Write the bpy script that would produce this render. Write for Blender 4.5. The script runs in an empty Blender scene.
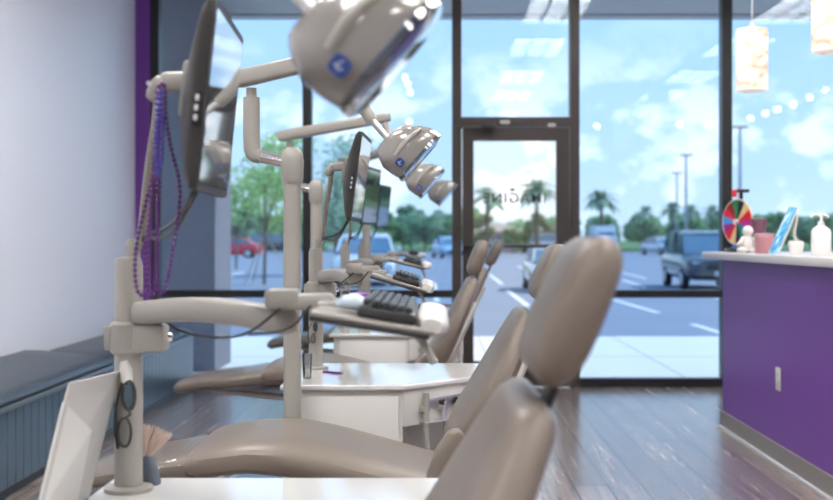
import bpy, bmesh, math, random
from mathutils import Vector, Matrix, Euler
PI = math.pi
random.seed(7)
scene = bpy.context.scene
COL = scene.collection

# ------------------------------------------------------------------ camera, sky, sun, exposure
FPX = 1157.0; CXP, CYP, EYE = 436.0, 239.0, 1.15
cd = bpy.data.cameras.new('camera'); cam = bpy.data.objects.new('camera', cd); COL.objects.link(cam)
scene.camera = cam
cam.location = (0, 0, EYE); cam.rotation_euler = (PI/2, 0, 0)
cd.sensor_width = 36.0; cd.lens = FPX/833*36.0
cd.shift_x = -(CXP-416.5)/833; cd.shift_y = (CYP-250)/833
cd.clip_start = 0.05; cd.clip_end = 2000
cd.dof.use_dof = True; cd.dof.focus_distance = 3.1; cd.dof.aperture_fstop = 3.7; cd.dof.aperture_blades = 0

vs = scene.view_settings
scene.display_settings.display_device = 'sRGB'
vs.view_transform = 'Standard'; vs.look = 'None'; vs.gamma = 1; vs.use_curve_mapping = False
vs.exposure = 0.17

def world_sky():
    w = bpy.data.worlds.new('sky'); scene.world = w; w.use_nodes = True
    nt = w.node_tree; n = nt.nodes; l = nt.links; n.clear()
    tc = n.new('ShaderNodeTexCoord'); sep = n.new('ShaderNodeSeparateXYZ'); l.new(tc.outputs['Generated'], sep.inputs[0])
    ramp = n.new('ShaderNodeValToRGB'); l.new(sep.outputs['Z'], ramp.inputs[0])
    e = ramp.color_ramp.elements
    e[0].position = 0.0; e[0].color = (0.86, 0.94, 1.0, 1)
    e[1].position = 0.9; e[1].color = (0.22, 0.46, 0.86, 1)
    x = e.new(0.06); x.color = (0.72, 0.88, 1.0, 1)
    x = e.new(0.2); x.color = (0.55, 0.79, 1.0, 1)
    # clouds, flattened towards the horizon
    mp = n.new('ShaderNodeMapping'); mp.inputs['Scale'].default_value = (15, 15, 22); mp.inputs['Location'].default_value = (2.3, 0.0, 0.7)
    l.new(tc.outputs['Generated'], mp.inputs[0])
    nz = n.new('ShaderNodeTexNoise'); nz.inputs['Scale'].default_value = 1.0; nz.inputs['Detail'].default_value = 7; nz.inputs['Roughness'].default_value = 0.55
    l.new(mp.outputs[0], nz.inputs['Vector'])
    cr = n.new('ShaderNodeMapRange'); cr.inputs['From Min'].default_value = 0.50; cr.inputs['From Max'].default_value = 0.60
    l.new(nz.outputs['Fac'], cr.inputs['Value'])
    hz = n.new('ShaderNodeMapRange'); hz.inputs['From Min'].default_value = 0.10; hz.inputs['From Max'].default_value = 0.17
    hz.inputs['To Min'].default_value = 0.9; hz.inputs['To Max'].default_value = 0.15
    l.new(sep.outputs['Z'], hz.inputs['Value'])
    mu = n.new('ShaderNodeMath'); mu.operation = 'MULTIPLY'; l.new(cr.outputs[0], mu.inputs[0]); l.new(hz.outputs[0], mu.inputs[1])
    mx = n.new('ShaderNodeMixRGB'); l.new(mu.outputs[0], mx.inputs[0]); l.new(ramp.outputs[0], mx.inputs[1]); mx.inputs[2].default_value = (1.3, 1.28, 1.25, 1)
    bg = n.new('ShaderNodeBackground'); bg.inputs['Strength'].default_value = 1.12
    l.new(mx.outputs[0], bg.inputs['Color'])
    out = n.new('ShaderNodeOutputWorld'); l.new(bg.outputs[0], out.inputs[0])
world_sky()
sd = bpy.data.lights.new('sun', 'SUN'); sun = bpy.data.objects.new('sun', sd); COL.objects.link(sun)
sd.energy = 4.0; sd.angle = math.radians(2.0); sd.color = (1.0, 0.96, 0.9)
sun.rotation_euler = Vector((-0.70, -0.42, -0.85)).to_track_quat('-Z', 'Y').to_euler()
TROFFER_STRENGTH = 25.0
GLOBE_STRENGTH = 26.0

# ------------------------------------------------------------------ helpers
def P(px, py, y):
    k = FPX/y
    return Vector(((px-CXP)/k, y, EYE-(py-CYP)/k))

MATS = {}
def mat(name, col, rough=0.5, metal=0.0, spec=0.5, emis=None, estr=0.0, coat=0.0, alpha=1.0, trans=0.0, ior=1.45, noise=None, bump=None, sss=0):
    if name in MATS: return MATS[name]
    m = bpy.data.materials.new(name); m.use_nodes = True
    nt = m.node_tree; b = nt.nodes['Principled BSDF']
    b.inputs['Base Color'].default_value = (*col, 1); b.inputs['Roughness'].default_value = rough
    b.inputs['Metallic'].default_value = metal; b.inputs['Specular IOR Level'].default_value = spec
    b.inputs['Coat Weight'].default_value = coat; b.inputs['Alpha'].default_value = alpha
    b.inputs['Transmission Weight'].default_value = trans; b.inputs['IOR'].default_value = ior
    if emis: b.inputs['Emission Color'].default_value = (*emis, 1); b.inputs['Emission Strength'].default_value = estr
    if noise:   # (scale, amount): variation of the thing's own colour
        tc = nt.nodes.new('ShaderNodeTexCoord'); nz = nt.nodes.new('ShaderNodeTexNoise'); nz.inputs['Scale'].default_value = noise[0]; nz.inputs['Detail'].default_value = 5
        nt.links.new(tc.outputs['Object'], nz.inputs['Vector'])
        mr = nt.nodes.new('ShaderNodeMapRange'); mr.inputs['To Min'].default_value = 1-noise[1]; mr.inputs['To Max'].default_value = 1+noise[1]
        nt.links.new(nz.outputs['Fac'], mr.inputs['Value'])
        mx = nt.nodes.new('ShaderNodeVectorMath'); mx.operation = 'SCALE'; mx.inputs[0].default_value = col
        nt.links.new(mr.outputs[0], mx.inputs['Scale']); nt.links.new(mx.outputs[0], b.inputs['Base Color'])
    if bump:
        tc = nt.nodes.new('ShaderNodeTexCoord'); nz = nt.nodes.new('ShaderNodeTexNoise'); nz.inputs['Scale'].default_value = bump[0]; nz.inputs['Detail'].default_value = 3
        nt.links.new(tc.outputs['Object'], nz.inputs['Vector'])
        bp = nt.nodes.new('ShaderNodeBump'); bp.inputs['Strength'].default_value = bump[1]; bp.inputs['Distance'].default_value = 0.01
        nt.links.new(nz.outputs['Fac'], bp.inputs['Height']); nt.links.new(bp.outputs[0], b.inputs['Normal'])
    MATS[name] = m
    return m

def glass_mat(name, tint, refl=1.0, rough=0.0):
    m = bpy.data.materials.new(name); m.use_nodes = True
    nt = m.node_tree; n = nt.nodes; l = nt.links; n.clear()
    t = n.new('ShaderNodeBsdfTransparent'); t.inputs[0].default_value = (*tint, 1)
    g = n.new('ShaderNodeBsdfGlossy'); g.inputs['Roughness'].default_value = rough; g.inputs[0].default_value = (1, 1, 1, 1)
    f = n.new('ShaderNodeFresnel'); f.inputs['IOR'].default_value = 1.5
    mu = n.new('ShaderNodeMath'); mu.operation = 'MULTIPLY'; mu.inputs[1].default_value = refl; mu.use_clamp = True
    l.new(f.outputs[0], mu.inputs[0])
    mx = n.new('ShaderNodeMixShader'); l.new(mu.outputs[0], mx.inputs[0]); l.new(t.outputs[0], mx.inputs[1]); l.new(g.outputs[0], mx.inputs[2])
    o = n.new('ShaderNodeOutputMaterial'); l.new(mx.outputs[0], o.inputs[0])
    return m

class B:
    """collects shapes; make() links them as ONE mesh object"""
    def __init__(s): s.v = []; s.f = []; s.m = []
    def add(s, vs_, fs_, mi=0):
        o = len(s.v); s.v += [tuple(v) for v in vs_]; s.f += [tuple(i+o for i in f) for f in fs_]; s.m += [mi]*len(fs_)
        return s
    def bm(s, bm_, mi=0):
        bm_.verts.index_update(); s.add([v.co.copy() for v in bm_.verts], [[v.index for v in f.verts] for f in bm_.faces], mi); bm_.free(); return s
    def box(s, c, d, bev=0, rot=None, mi=0, seg=2):
        b = bmesh.new(); bmesh.ops.create_cube(b, size=1)
        for v in b.verts: v.co = Vector((v.co.x*d[0], v.co.y*d[1], v.co.z*d[2]))
        if bev: bmesh.ops.bevel(b, geom=b.edges[:], offset=min(bev, min(d)*0.49), segments=seg, profile=0.5, affect='EDGES')
        R = Euler(rot).to_matrix() if rot else None
        for v in b.verts:
            if R: v.co = R @ v.co
            v.co += Vector(c)
        return s.bm(b, mi)
    def span(s, a, b_, bev=0, mi=0):
        a = Vector(a); b_ = Vector(b_)
        return s.box((a+b_)/2, [abs(b_[i]-a[i]) for i in range(3)], bev, mi=mi)
    def tube(s, pts, r, seg=10, closed=False, mi=0, flat=1.0, smooth=0):
        pts = [Vector(p) for p in pts]
        rs = list(r) if isinstance(r, (list, tuple)) else [r]*len(pts)
        for _ in range(smooth):      # Chaikin
            q = []; qr = []
            if not closed: q.append(pts[0]); qr.append(rs[0])
            N = len(pts)
            for i in range(N if closed else N-1):
                a, b2 = pts[i], pts[(i+1) % N]; ra, rb = rs[i], rs[(i+1) % N]
                q += [a*.75+b2*.25, a*.25+b2*.75]; qr += [ra*.75+rb*.25, ra*.25+rb*.75]
            if not closed: q.append(pts[-1]); qr.append(rs[-1])
            pts, rs = q, qr
        N = len(pts); rings = []; up = None
        for i, p in enumerate(pts):
            if closed: t = pts[(i+1) % N]-pts[i-1]
            else: t = pts[min(i+1, N-1)]-pts[max(i-1, 0)]
            t.normalize()
            if up is None:
                up = Vector((0, 0, 1)) if abs(t.z) < .9 else Vector((0, 1, 0))
            up = (up-t*up.dot(t)); up.normalize(); sd_ = t.cross(up)
            rings.append([p+(up*math.cos(2*PI*k/seg)*flat+sd_*math.sin(2*PI*k/seg))*rs[i] for k in range(seg)])
        vs_ = [v for rg in rings for v in rg]; fs_ = []
        for i in range(N if closed else N-1):
            a = i*seg; c = ((i+1) % N)*seg
            for k in range(seg): fs_.append((a+k, a+(k+1) % seg, c+(k+1) % seg, c+k))
        if not closed: fs_ += [tuple(range(seg))[::-1], tuple((N-1)*seg+k for k in range(seg))]
        return s.add(vs_, fs_, mi)
    def loft(s, rings, caps=True, mi=0):
        seg = len(rings[0]); vs_ = [v for rg in rings for v in rg]; fs_ = []
        for i in range(len(rings)-1):
            a = i*seg; c = (i+1)*seg
            for k in range(seg): fs_.append((a+k, a+(k+1) % seg, c+(k+1) % seg, c+k))
        if caps: fs_ += [tuple(range(seg))[::-1], tuple((len(rings)-1)*seg+k for k in range(seg))]
        return s.add(vs_, fs_, mi)
    def lathe(s, prof, c=(0, 0, 0), seg=20, mi=0, axis='z'):
        c = Vector(c); rings = []
        for r, z in prof:
            ring = []
            for k in range(seg):
                a = 2*PI*k/seg; x, y_ = r*math.cos(a), r*math.sin(a)
                ring.append(c+(Vector((x, y_, z)) if axis == 'z' else Vector((z, x, y_)) if axis == 'x' else Vector((x, -z, y_))))
            rings.append(ring)
        return s.loft(rings, True, mi)
    def ball(s, c, r, mi=0, sub=2, sc=(1, 1, 1)):
        b = bmesh.new(); bmesh.ops.create_icosphere(b, subdivisions=sub, radius=r)
        for v in b.verts: v.co = Vector((v.co.x*sc[0], v.co.y*sc[1], v.co.z*sc[2]))+Vector(c)
        return s.bm(b, mi)
    def prism(s, poly, z0, z1, mi=0):
        n = len(poly)
        vs_ = [(x, y_, z0) for x, y_ in poly]+[(x, y_, z1) for x, y_ in poly]
        fs_ = [tuple(range(n))[::-1], tuple(range(n, 2*n))]+[(i, (i+1) % n, n+(i+1) % n, n+i) for i in range(n)]
        return s.add(vs_, fs_, mi)
    def make(s, name, m, parent=None, smooth=True, local=False, bevel=0, subd=0):
        me = bpy.data.meshes.new(name); me.from_pydata(s.v, [], s.f)
        b = bmesh.new(); b.from_mesh(me); bmesh.ops.recalc_face_normals(b, faces=b.faces); b.to_mesh(me); b.free()
        for mm in (m if isinstance(m, (list, tuple)) else [m]): me.materials.append(mm)
        if isinstance(m, (list, tuple)):
            for p, i in zip(me.polygons, s.m): p.material_index = i
        o = bpy.data.objects.new(name, me); COL.objects.link(o)
        if smooth:
            me.polygons.foreach_set('use_smooth', [True]*len(me.polygons))
            me.set_sharp_from_angle(angle=math.radians(38))
        if bevel:
            md = o.modifiers.new('bevel', 'BEVEL'); md.width = bevel; md.segments = 2; md.limit_method = 'ANGLE'; md.angle_limit = 0.6
        if subd:
            md = o.modifiers.new('sub', 'SUBSURF'); md.levels = subd; md.render_levels = subd
        if parent is not None:
            o.parent = parent
            if not local: o.matrix_parent_inverse = wm(parent).inverted()
        return o

def wm(o):
    m = o.matrix_basis.copy()
    if o.parent: m = wm(o.parent) @ o.matrix_parent_inverse @ m
    return m

def thing(name, label, cat, loc=(0, 0, 0), rz=0, group=None):
    o = bpy.data.objects.new(name, None); COL.objects.link(o); o.location = loc; o.rotation_euler = (0, 0, rz); o.empty_display_size = .1
    return tag(o, label, cat, group)
def tag(o, label, cat, group=None, kind=None):
    o['label'] = label; o['category'] = cat
    if group: o['group'] = group
    if kind: o['kind'] = kind
    return o
def struct(o, label=None, cat=None):
    o['kind'] = 'structure'
    if label: o['label'] = label
    if cat: o['category'] = cat
    return o
def dup(root, loc, rz=0, label=None, group=None, scale=None):
    r = root.copy(); COL.objects.link(r); r.location = loc; r.rotation_euler = (0, 0, rz)
    if scale: r.scale = scale
    if label: r['label'] = label
    if group: r['group'] = group
    for ch in list(root.children):
        c = ch.copy(); COL.objects.link(c); c.parent = r
        for g in ch.children:
            d = g.copy(); COL.objects.link(d); d.parent = c
    return r

def sring(c, ax, ay, ha, hb, n=24, e=3.0):
    """superellipse ring, centre c, axis vectors ax, ay"""
    r = []
    for k in range(n):
        a = 2*PI*k/n; ca, sa = math.cos(a), math.sin(a)
        r.append(Vector(c)+Vector(ax)*ha*math.copysign(abs(ca)**(2/e), ca)+Vector(ay)*hb*math.copysign(abs(sa)**(2/e), sa))
    return r

# ------------------------------------------------------------------ materials
m_plastic = mat('warm_white_plastic', (0.315, 0.298, 0.27), 0.33, spec=0.5)
m_white = mat('white_laminate', (0.60, 0.585, 0.56), 0.35)
m_top = mat('glossy_white_top', (0.62, 0.615, 0.60), 0.08, spec=0.6, coat=0.3)
m_vinyl = mat('taupe_vinyl', (0.17, 0.14, 0.115), 0.36, spec=0.45, bump=(60, 0.04))
m_seam = mat('taupe_seam', (0.17, 0.13, 0.105), 0.5)
m_metal = mat('brushed_metal', (0.62, 0.62, 0.62), 0.42, 1.0)
m_chrome = mat('chrome', (0.85, 0.85, 0.85), 0.08, 1.0)
m_dark = mat('dark_plastic', (0.03, 0.03, 0.032), 0.4)
m_housing = mat('grey_monitor_housing', (0.032, 0.029, 0.027), 0.48, spec=0.35)
m_screen = mat('black_glass_screen', (0.012, 0.02, 0.028), 0.06, spec=1.0, coat=1.0)
m_bronze = mat('dark_bronze_aluminium', (0.045, 0.035, 0.032), 0.4, 0.0)
m_wframe = mat('black_window_aluminium', (0.012, 0.013, 0.016), 0.35)
m_black = mat('black_gasket', (0.008, 0.012, 0.016), 0.5)
m_wallp = mat('white_wall_paint', (0.84, 0.85, 0.93), 0.35, spec=0.5, bump=(30, 0.02))
m_purple = mat('purple_wall_paint', (0.165, 0.05, 0.31), 0.42, spec=0.4)
m_ceil = mat('ceiling_tile', (0.8, 0.8, 0.79), 0.8)
m_counter = mat('pale_solid_surface', (0.60, 0.56, 0.55), 0.3, noise=(40, 0.06))
m_cove = mat('grey_vinyl_cove_base', (0.22, 0.20, 0.185), 0.45)
m_shell = mat('cream_shell', (0.42, 0.40, 0.36), 0.4)
m_clear = glass_mat('clear_film', (0.96, 0.97, 0.98), 0.35, 0.15)
m_acrylic = glass_mat('acrylic', (0.85, 0.86, 0.86), 2.0, 0.02)
m_glass = glass_mat('tinted_glass', (0.79, 0.895, 1.0), 0.6)
m_doorglass = glass_mat('clear_door_glass', (0.97, 0.975, 0.99), 0.6)
m_stucco = mat('grey_stucco', (0.20, 0.185, 0.205), 0.85, noise=(25, 0.25), bump=(90, 0.5))
m_soffit = mat('soffit', (0.45, 0.42, 0.40), 0.7)
m_walk = mat('concrete_walk', (0.74, 0.72, 0.69), 0.8, noise=(1.5, 0.06))
m_tyre = mat('tyre', (0.02, 0.02, 0.022), 0.8)
m_carglass = mat('car_glass', (0.10, 0.20, 0.28), 0.08, spec=1.0, coat=0.6)
m_bark = mat('bark', (0.16, 0.12, 0.09), 0.9)
m_navy = mat('navy_vinyl', (0.045, 0.055, 0.065), 0.36, spec=0.6, bump=(50, 0.05))
m_paper = mat('white_paper', (0.50, 0.49, 0.48), 0.5)
m_paper2 = mat('bright_white_card', (0.64, 0.63, 0.61), 0.35)

def brick_mat(name, c1, c2, cm, sc, w, h, mort, rough=0.5, streak=None, rot=0, coord='Object'):
    m = bpy.data.materials.new(name); m.use_nodes = True; nt = m.node_tree; n = nt.nodes; l = nt.links; b = n['Principled BSDF']
    tc = n.new('ShaderNodeTexCoord'); mp = n.new('ShaderNodeMapping'); mp.inputs['Rotation'].default_value = (0, 0, rot)
    l.new(tc.outputs[coord], mp.inputs[0])
    br = n.new('ShaderNodeTexBrick'); br.inputs['Color1'].default_value = (*c1, 1); br.inputs['Color2'].default_value = (*c2, 1); br.inputs['Mortar'].default_value = (*cm, 1)
    br.inputs['Scale'].default_value = sc; br.inputs['Brick Width'].default_value = w; br.inputs['Row Height'].default_value = h; br.inputs['Mortar Size'].default_value = mort
    br.inputs['Bias'].default_value = 0.0
    l.new(mp.outputs[0], br.inputs[0]); l.new(br.outputs[0], b.inputs['Base Color'])
    b.inputs['Roughness'].default_value = rough
    if streak:
        m2 = n.new('ShaderNodeMapping'); m2.inputs['Scale'].default_value = streak[0]; l.new(mp.outputs[0], m2.inputs[0])
        nz = n.new('ShaderNodeTexNoise'); nz.inputs['Scale'].default_value = 1; nz.inputs['Detail'].default_value = 6; l.new(m2.outputs[0], nz.inputs[0])
        mr = n.new('ShaderNodeMapRange'); mr.inputs['From Min'].default_value = .3; mr.inputs['From Max'].default_value = .7
        mr.inputs['To Min'].default_value = 1-streak[1]; mr.inputs['To Max'].default_value = 1+streak[1]; l.new(nz.outputs[0], mr.inputs[0])
        sc_ = n.new('ShaderNodeVectorMath'); sc_.operation = 'SCALE'; l.new(br.outputs[0], sc_.inputs[0]); l.new(mr.outputs[0], sc_.inputs['Scale'])
        l.new(sc_.outputs[0], b.inputs['Base Color'])
        mr2 = n.new('ShaderNodeMapRange'); mr2.inputs['To Min'].default_value = rough-0.03; mr2.inputs['To Max'].default_value = rough+0.05
        l.new(nz.outputs[0], mr2.inputs[0]); l.new(mr2.outputs[0], b.inputs['Roughness'])
    return m
m_floor = brick_mat('vinyl_wood_planks', (0.27, 0.215, 0.19), (0.165, 0.135, 0.125), (0.07, 0.055, 0.05), 1.0, 1.2, 0.16, 0.005, 0.25, ((1.2, 30, 1), 0.28), rot=PI/2)
m_floor.node_tree.nodes['Principled BSDF'].inputs['Coat Weight'].default_value = 0.38; m_floor.node_tree.nodes['Principled BSDF'].inputs['Coat Roughness'].default_value = 0.2; m_floor.node_tree.nodes['Principled BSDF'].inputs['Coat IOR'].default_value = 1.6
m_bench = brick_mat('blue_grey_beadboard', (0.10, 0.13, 0.16), (0.085, 0.11, 0.14), (0.03, 0.04, 0.05), 1.0, 50, 0.055, 0.006, 0.3, ((20, 2, 1), 0.25), rot=0)
m_tile = brick_mat('ceiling_grid', (0.74, 0.74, 0.73), (0.72, 0.72, 0.71), (0.5, 0.5, 0.5), 1.0, 1.2, 0.6, 0.02, 0.8)

# ------------------------------------------------------------------ the room
XL, XR, YB, YW, H = -2.33, 6.2, -5.2, 9.0, 3.35
struct(B().span((XL-.2, YB-.2, -.2), (XR+.2, YW+.1, 0)).make('floor', m_floor, smooth=False), 'grey-brown vinyl wood plank floor', 'floor')
struct(B().span((XL-.2, YB-.2, H), (XR+.2, YW+.1, H+.25)).make('ceiling', m_tile, smooth=False), 'white tiled drop ceiling', 'ceiling')
struct(B().span((XL-.2, YB, 0), (XL, YW+.1, H)).make('wall_left', m_wallp, smooth=False), 'plain white wall behind the bench', 'wall')
struct(B().span((XR, YB, 0), (XR+.2, YW+.1, H)).make('wall_right', m_wallp, smooth=False), 'white wall', 'wall')
struct(B().span((XL-.2, YB-.2, 0), (XR+.2, YB, H)).make('wall_back', m_wallp, smooth=False), 'white wall', 'wall')
# window wall: purple piers at either end
struct(B().span((XL, YW-.04, 0), (XL+.115, YW+.1, H)).make('wall_front', m_purple, smooth=False), 'narrow purple pier between the white wall and the glass', 'wall')
struct(B().span((5.0, YW-.04, 0), (XR, YW+.1, H)).make('wall_front', m_purple, smooth=False), 'purple pier at the right end of the glass', 'wall')

def X9(px): return (px-CXP)*YW/FPX
def Z9(py): return EYE-(py-CYP)*YW/FPX
zr0, zr1 = Z9(297.5), Z9(290); zb = Z9(378)
def window(n, x0, x1, label, left_m=0, right_m=0, z0=0.0, rails=True, glassm=None):
    r = bpy.data.objects.new('window_%d' % n, None); COL.objects.link(r); r.location = ((x0+x1)/2, YW, z0); struct(r, label, 'window')
    f = B()
    f.span((x0-left_m, YW-.04, z0), (x0, YW+.07, H), mi=0) if left_m else None
    f.span((x1, YW-.04, z0), (x1+right_m, YW+.07, H), mi=0) if right_m else None
    g = B()
    if rails:
        f.span((x0, YW-.035, 0), (x1, YW+.065, zb)); f.span((x0, YW-.035, zr0), (x1, YW+.065, zr1)); f.span((x0, YW-.035, H-.06), (x1, YW+.065, H))
        g.span((x0, YW+.01, zr1), (x1, YW+.02, H-.06)); low = B().span((x0, YW+.01, zb), (x1, YW+.02, zr0))
        low.make('lower_pane', glassm or m_glass, r, smooth=False)
    else:
        f.span((x0, YW-.035, H-.06), (x1, YW+.065, H)); g.span((x0, YW+.01, z0), (x1, YW+.02, H-.06))
    g.make('upper_pane', glassm or m_glass, r, smooth=False)
    f.make('window_frame', m_wframe, r, smooth=False)
    return r
jx = XL+.115
window(1, X9(160), X9(303), 'left storefront window beside the white wall', left_m=X9(160)-jx)
window(2, X9(312), X9(452), 'storefront window left of the door', left_m=X9(312)-X9(303))
window(3, X9(462), X9(569), 'transom window above the door', z0=Z9(117.5), rails=False)
window(4, X9(579), X9(721), 'storefront window right of the door', right_m=X9(731)-X9(721))
window(5, X9(731), X9(880), 'storefront window behind the reception counter', right_m=5.0-X9(880))
# door with frame
dr = bpy.data.objects.new('door_1', None); COL.objects.link(dr); dr.location = (X9(515), YW, 0); struct(dr, 'dark bronze glass entrance door', 'door')
zd = Z9(127)
f = B(); f.span((X9(452), YW-.045, 0), (X9(461.5), YW+.075, H)); f.span((X9(569.5), YW-.045, 0), (X9(579), YW+.075, H))
f.span((X9(461.5), YW-.045, zd), (X9(569.5), YW+.075, Z9(117.5)))
f.make('door_frame', m_bronze, dr, smooth=False)
f = B(); gx0, gx1 = X9(473.5), X9(556); zg1, zg0 = Z9(141), Z9(361)
f.span((X9(462.3), YW-.03, 0.01), (gx0, YW+.02, zd-.008)); f.span((gx1, YW-.03, .01), (X9(568.7), YW+.02, zd-.008))
f.span((gx0, YW-.03, zg1), (gx1, YW+.02, zd-.008)); f.span((gx0, YW-.03, .01), (gx1, YW+.02, zg0))
leaf = f.make('door_leaf', m_bronze, dr, smooth=False)
B().span((gx0, YW-.01, zg0), (gx1, YW, zg1)).make('door_pane', m_doorglass, leaf, smooth=False)
pb = B(); pb.box(((gx0+gx1)/2-.03, YW-.09, Z9(246)), (gx1-gx0+.1, .035, .028), .008); pb.span((gx0-.06, YW-.09, Z9(248)), (gx0-.03, YW-.03, Z9(243))); pb.span((gx1-.02, YW-.09, Z9(248)), (gx1+.01, YW-.03, Z9(243)))
pb.make('push_bar', m_dark, leaf)
c = B(); c.box((X9(488), YW-.08, Z9(127.5)), (.11, .06, .045), .008); c.box((X9(473), YW-.1, Z9(128.5)), (.26, .02, .018), .004, rot=(0, 0, .1)); c.make('door_closer', m_dark, dr)
c = B(); c.box((X9(504.5), YW-.055, Z9(123)), (.075, .022, .028), .006); c.box((X9(551), YW-.055, Z9(126)), (.06, .022, .03), .006); c.make('alarm_contact', m_white, dr)
# door lettering, faces outside so it reads mirrored from in here
tcu = bpy.data.curves.new('door_lettering', 'FONT'); tcu.body = 'IMAGINE'; tcu.size = 0.108; tcu.extrude = 0.001; tcu.offset = 0.0012; tcu.align_x = 'CENTER'; tcu.space_character = 1.2
to = bpy.data.objects.new('lettering', tcu); COL.objects.link(to)
to.parent = dr; to.location = (X9(515)-X9(515), .004, Z9(202.5)); to.rotation_euler = (PI/2, 0, PI)
tcu.materials.append(mat('grey_lettering', (0.05, 0.05, 0.06), 0.5)); to['label'] = 'dark door lettering reading IMAGINE, seen mirrored'
lf = B()
for a in range(5):
    t = PI/2+(a-2)*.55; q = Vector((math.cos(t)*.028, 0, math.sin(t)*.028)); base = Vector((X9(512.5), YW+.003, Z9(191)))
    n = Vector((-q.z, 0, q.x))*.22
    lf.add([base, base+q*.6+n, base+q, base+q*.6-n], [(0, 1, 2, 3)])
lf.make('lettering_leaf', MATS['grey_lettering'], dr, smooth=False)

# ------------------------------------------------------------------ outside: ground, canopy, pillar
GZ = -0.15
m_asph = mat('asphalt', (0.235, 0.265, 0.325), 0.85, noise=(0.25, 0.12))
m_grass = mat('lawn', (0.10, 0.20, 0.06), 0.95, noise=(0.6, 0.3))
struct(tag(B().span((-40, YW+.1, -.3), (40, 13.9, -.02)).make('sidewalk', None or m_walk, smooth=False), 'pale concrete sidewalk outside the glass', 'sidewalk'))
jt = B()
for i in range(-9, 14):
    jt.span((i*1.6+.5, YW+.1, -.0205), (i*1.6+.512, 13.9, -.0185))
jt.span((-40, 11.5, -.0205), (40, 11.512, -.0185))
struct(tag(jt.make('sidewalk_joint', mat('joint', (.36, .35, .34), .9), smooth=False), 'scored joints in the concrete sidewalk', 'joint'))
struct(tag(B().span((-160, 13.9, -.5), (160, 118, GZ)).make('parking_lot', m_asph, smooth=False), 'grey asphalt parking lot', 'parking lot'))
struct(tag(B().span((-600, 118, -.5), (600, 900, GZ+.05)).make('ground_lawn', m_grass, smooth=False), 'green ground beyond the parking lot', 'lawn'))
m_line = mat('white_road_paint', (0.85, 0.85, 0.83), 0.7)
def paint_line(x0, y0, x1, y1, w=.11, label='white painted stall line'):
    d = Vector((x1-x0, y1-y0, 0)); L = d.length
    o = B().box(((x0+x1)/2, (y0+y1)/2, GZ+.004), (w, L, .008), rot=(0, 0, math.atan2(d.y, d.x)-PI/2)).make('parking_line', m_line, smooth=False)
    struct(tag(o, label, 'painted line', 'painted stall lines'))
for a in [(3.75, 25.5, 3.9, 20.3), (3.9, 17.6, 3.93, 15.6), (5.9, 36.7, 5.6, 31.0), (7.2, 45, 6.9, 38), (1.8, 29.5, 1.78, 22.4), (1.95, 42, 1.9, 33.2), (-.05, 34, .02, 24.0), (-1.0, 26, -.9, 19.5),
          (-3.3, 26, -3.2, 20), (-5.6, 27, -5.4, 20), (8.3, 26, 8.2, 20), (6.2, 26, 6.1, 20), (-7.5, 45, -7.3, 38), (-5, 45, -4.8, 38), (3.9, 55, 3.8, 47)]:
    paint_line(*a)
cn = B(); cn.span((-10, YW+.1, 3.28), (12, 11.15, 3.9)); cn.span((-10, 10.95, 3.262), (12, 11.15, 3.4))
struct(tag(cn.make('canopy', m_soffit, smooth=False), 'grey soffit of the canopy above the storefront', 'canopy'))
sl = thing('soffit_light', 'round recessed light in the soffit above the door', 'light', (X9(495)*1.12, 10.05, 3.28))
B().lathe([(.001, -.012), (.10, -.012), (.13, -.004), (.13, 0)], sl.location).make('trim_ring', m_metal, sl)
B().lathe([(.001, -.02), (.085, -.016), (.09, -.012)], sl.location).make('diffuser', mat('teal_diffuser', (.3, .6, .65), .3), sl)
pl = thing('stucco_pillar', 'grey stucco canopy pillar outside the left window', 'pillar', (-2.185, 10.6, -.02)); pl['kind'] = 'structure'
B().span((-2.42, 10.2, -.02), (-1.95, 11.0, 3.28)).make('shaft', m_stucco, pl, smooth=False)

# ------------------------------------------------------------------ ceiling lights
m_trof = mat('troffer_emitter', (1, 1, 1), .5, emis=(1.0, 0.98, 0.955), estr=TROFFER_STRENGTH)
def troffer():
    r = thing('troffer_light', 'recessed louvred fluorescent ceiling light', 'ceiling light', (0, 0, H), group='louvred fluorescent lights in the ceiling')
    f = B(); w, d = .61, 1.22
    for a, b_ in (((-w/2, -d/2), (-w/2+.03, d/2)), ((w/2-.03, -d/2), (w/2, d/2)), ((-w/2, -d/2), (w/2, -d/2+.03)), ((-w/2, d/2-.03), (w/2, d/2))): f.span((*a, -.02), (*b_, 0))
    f.make('frame', m_white, r, smooth=False, local=True)
    l = B()
    for i in range(1, 3): l.span((-w/2+i*w/3-.015, -d/2+.03, -.035), (-w/2+i*w/3+.015, d/2-.03, -.008))
    for i in range(1, 8): l.span((-w/2+.03, -d/2+i*d/8-.008, -.03), (w/2-.03, -d/2+i*d/8+.008, -.008))
    l.make('louvre', m_metal, r, smooth=False, local=True)
    B().span((-w/2+.03, -d/2+.03, -.007), (w/2-.03, d/2-.03, -.001)).make('tube_panel', m_trof, r, smooth=False, local=True)
    return r
tr = troffer(); first = True
for x in (-1.15, 1.15, 3.45):  # left column is unseen, added to light the chairs and left wall
    for y in (6.9, 4.8, 2.4, 0.4, -2.2):
        if x < 0 and y == 6.9: continue
        if first: tr.location = (x, y, H-.001); first = False
        else: dup(tr, (x, y, H-.001))
m_globe = mat('globe_emitter', (1, 1, 1), .3, emis=(1, .97, .92), estr=GLOBE_STRENGTH)
gl = [(597, 126, 10), (620, 126, 10), (652, 125, 10), (680, 124, 9.8), (709, 124, 9.5), (751, 118, 8.6), (766, 113, 8), (778, 109, 7.5), (794, 104, 7), (810, 97, 6.2), (826, 90, 5.4),
      (400, 64, 3), (405, 77, 3.6), (408, 84, 4), (410, 92, 4.4), (409, 122, 7)]
g0 = None
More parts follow.
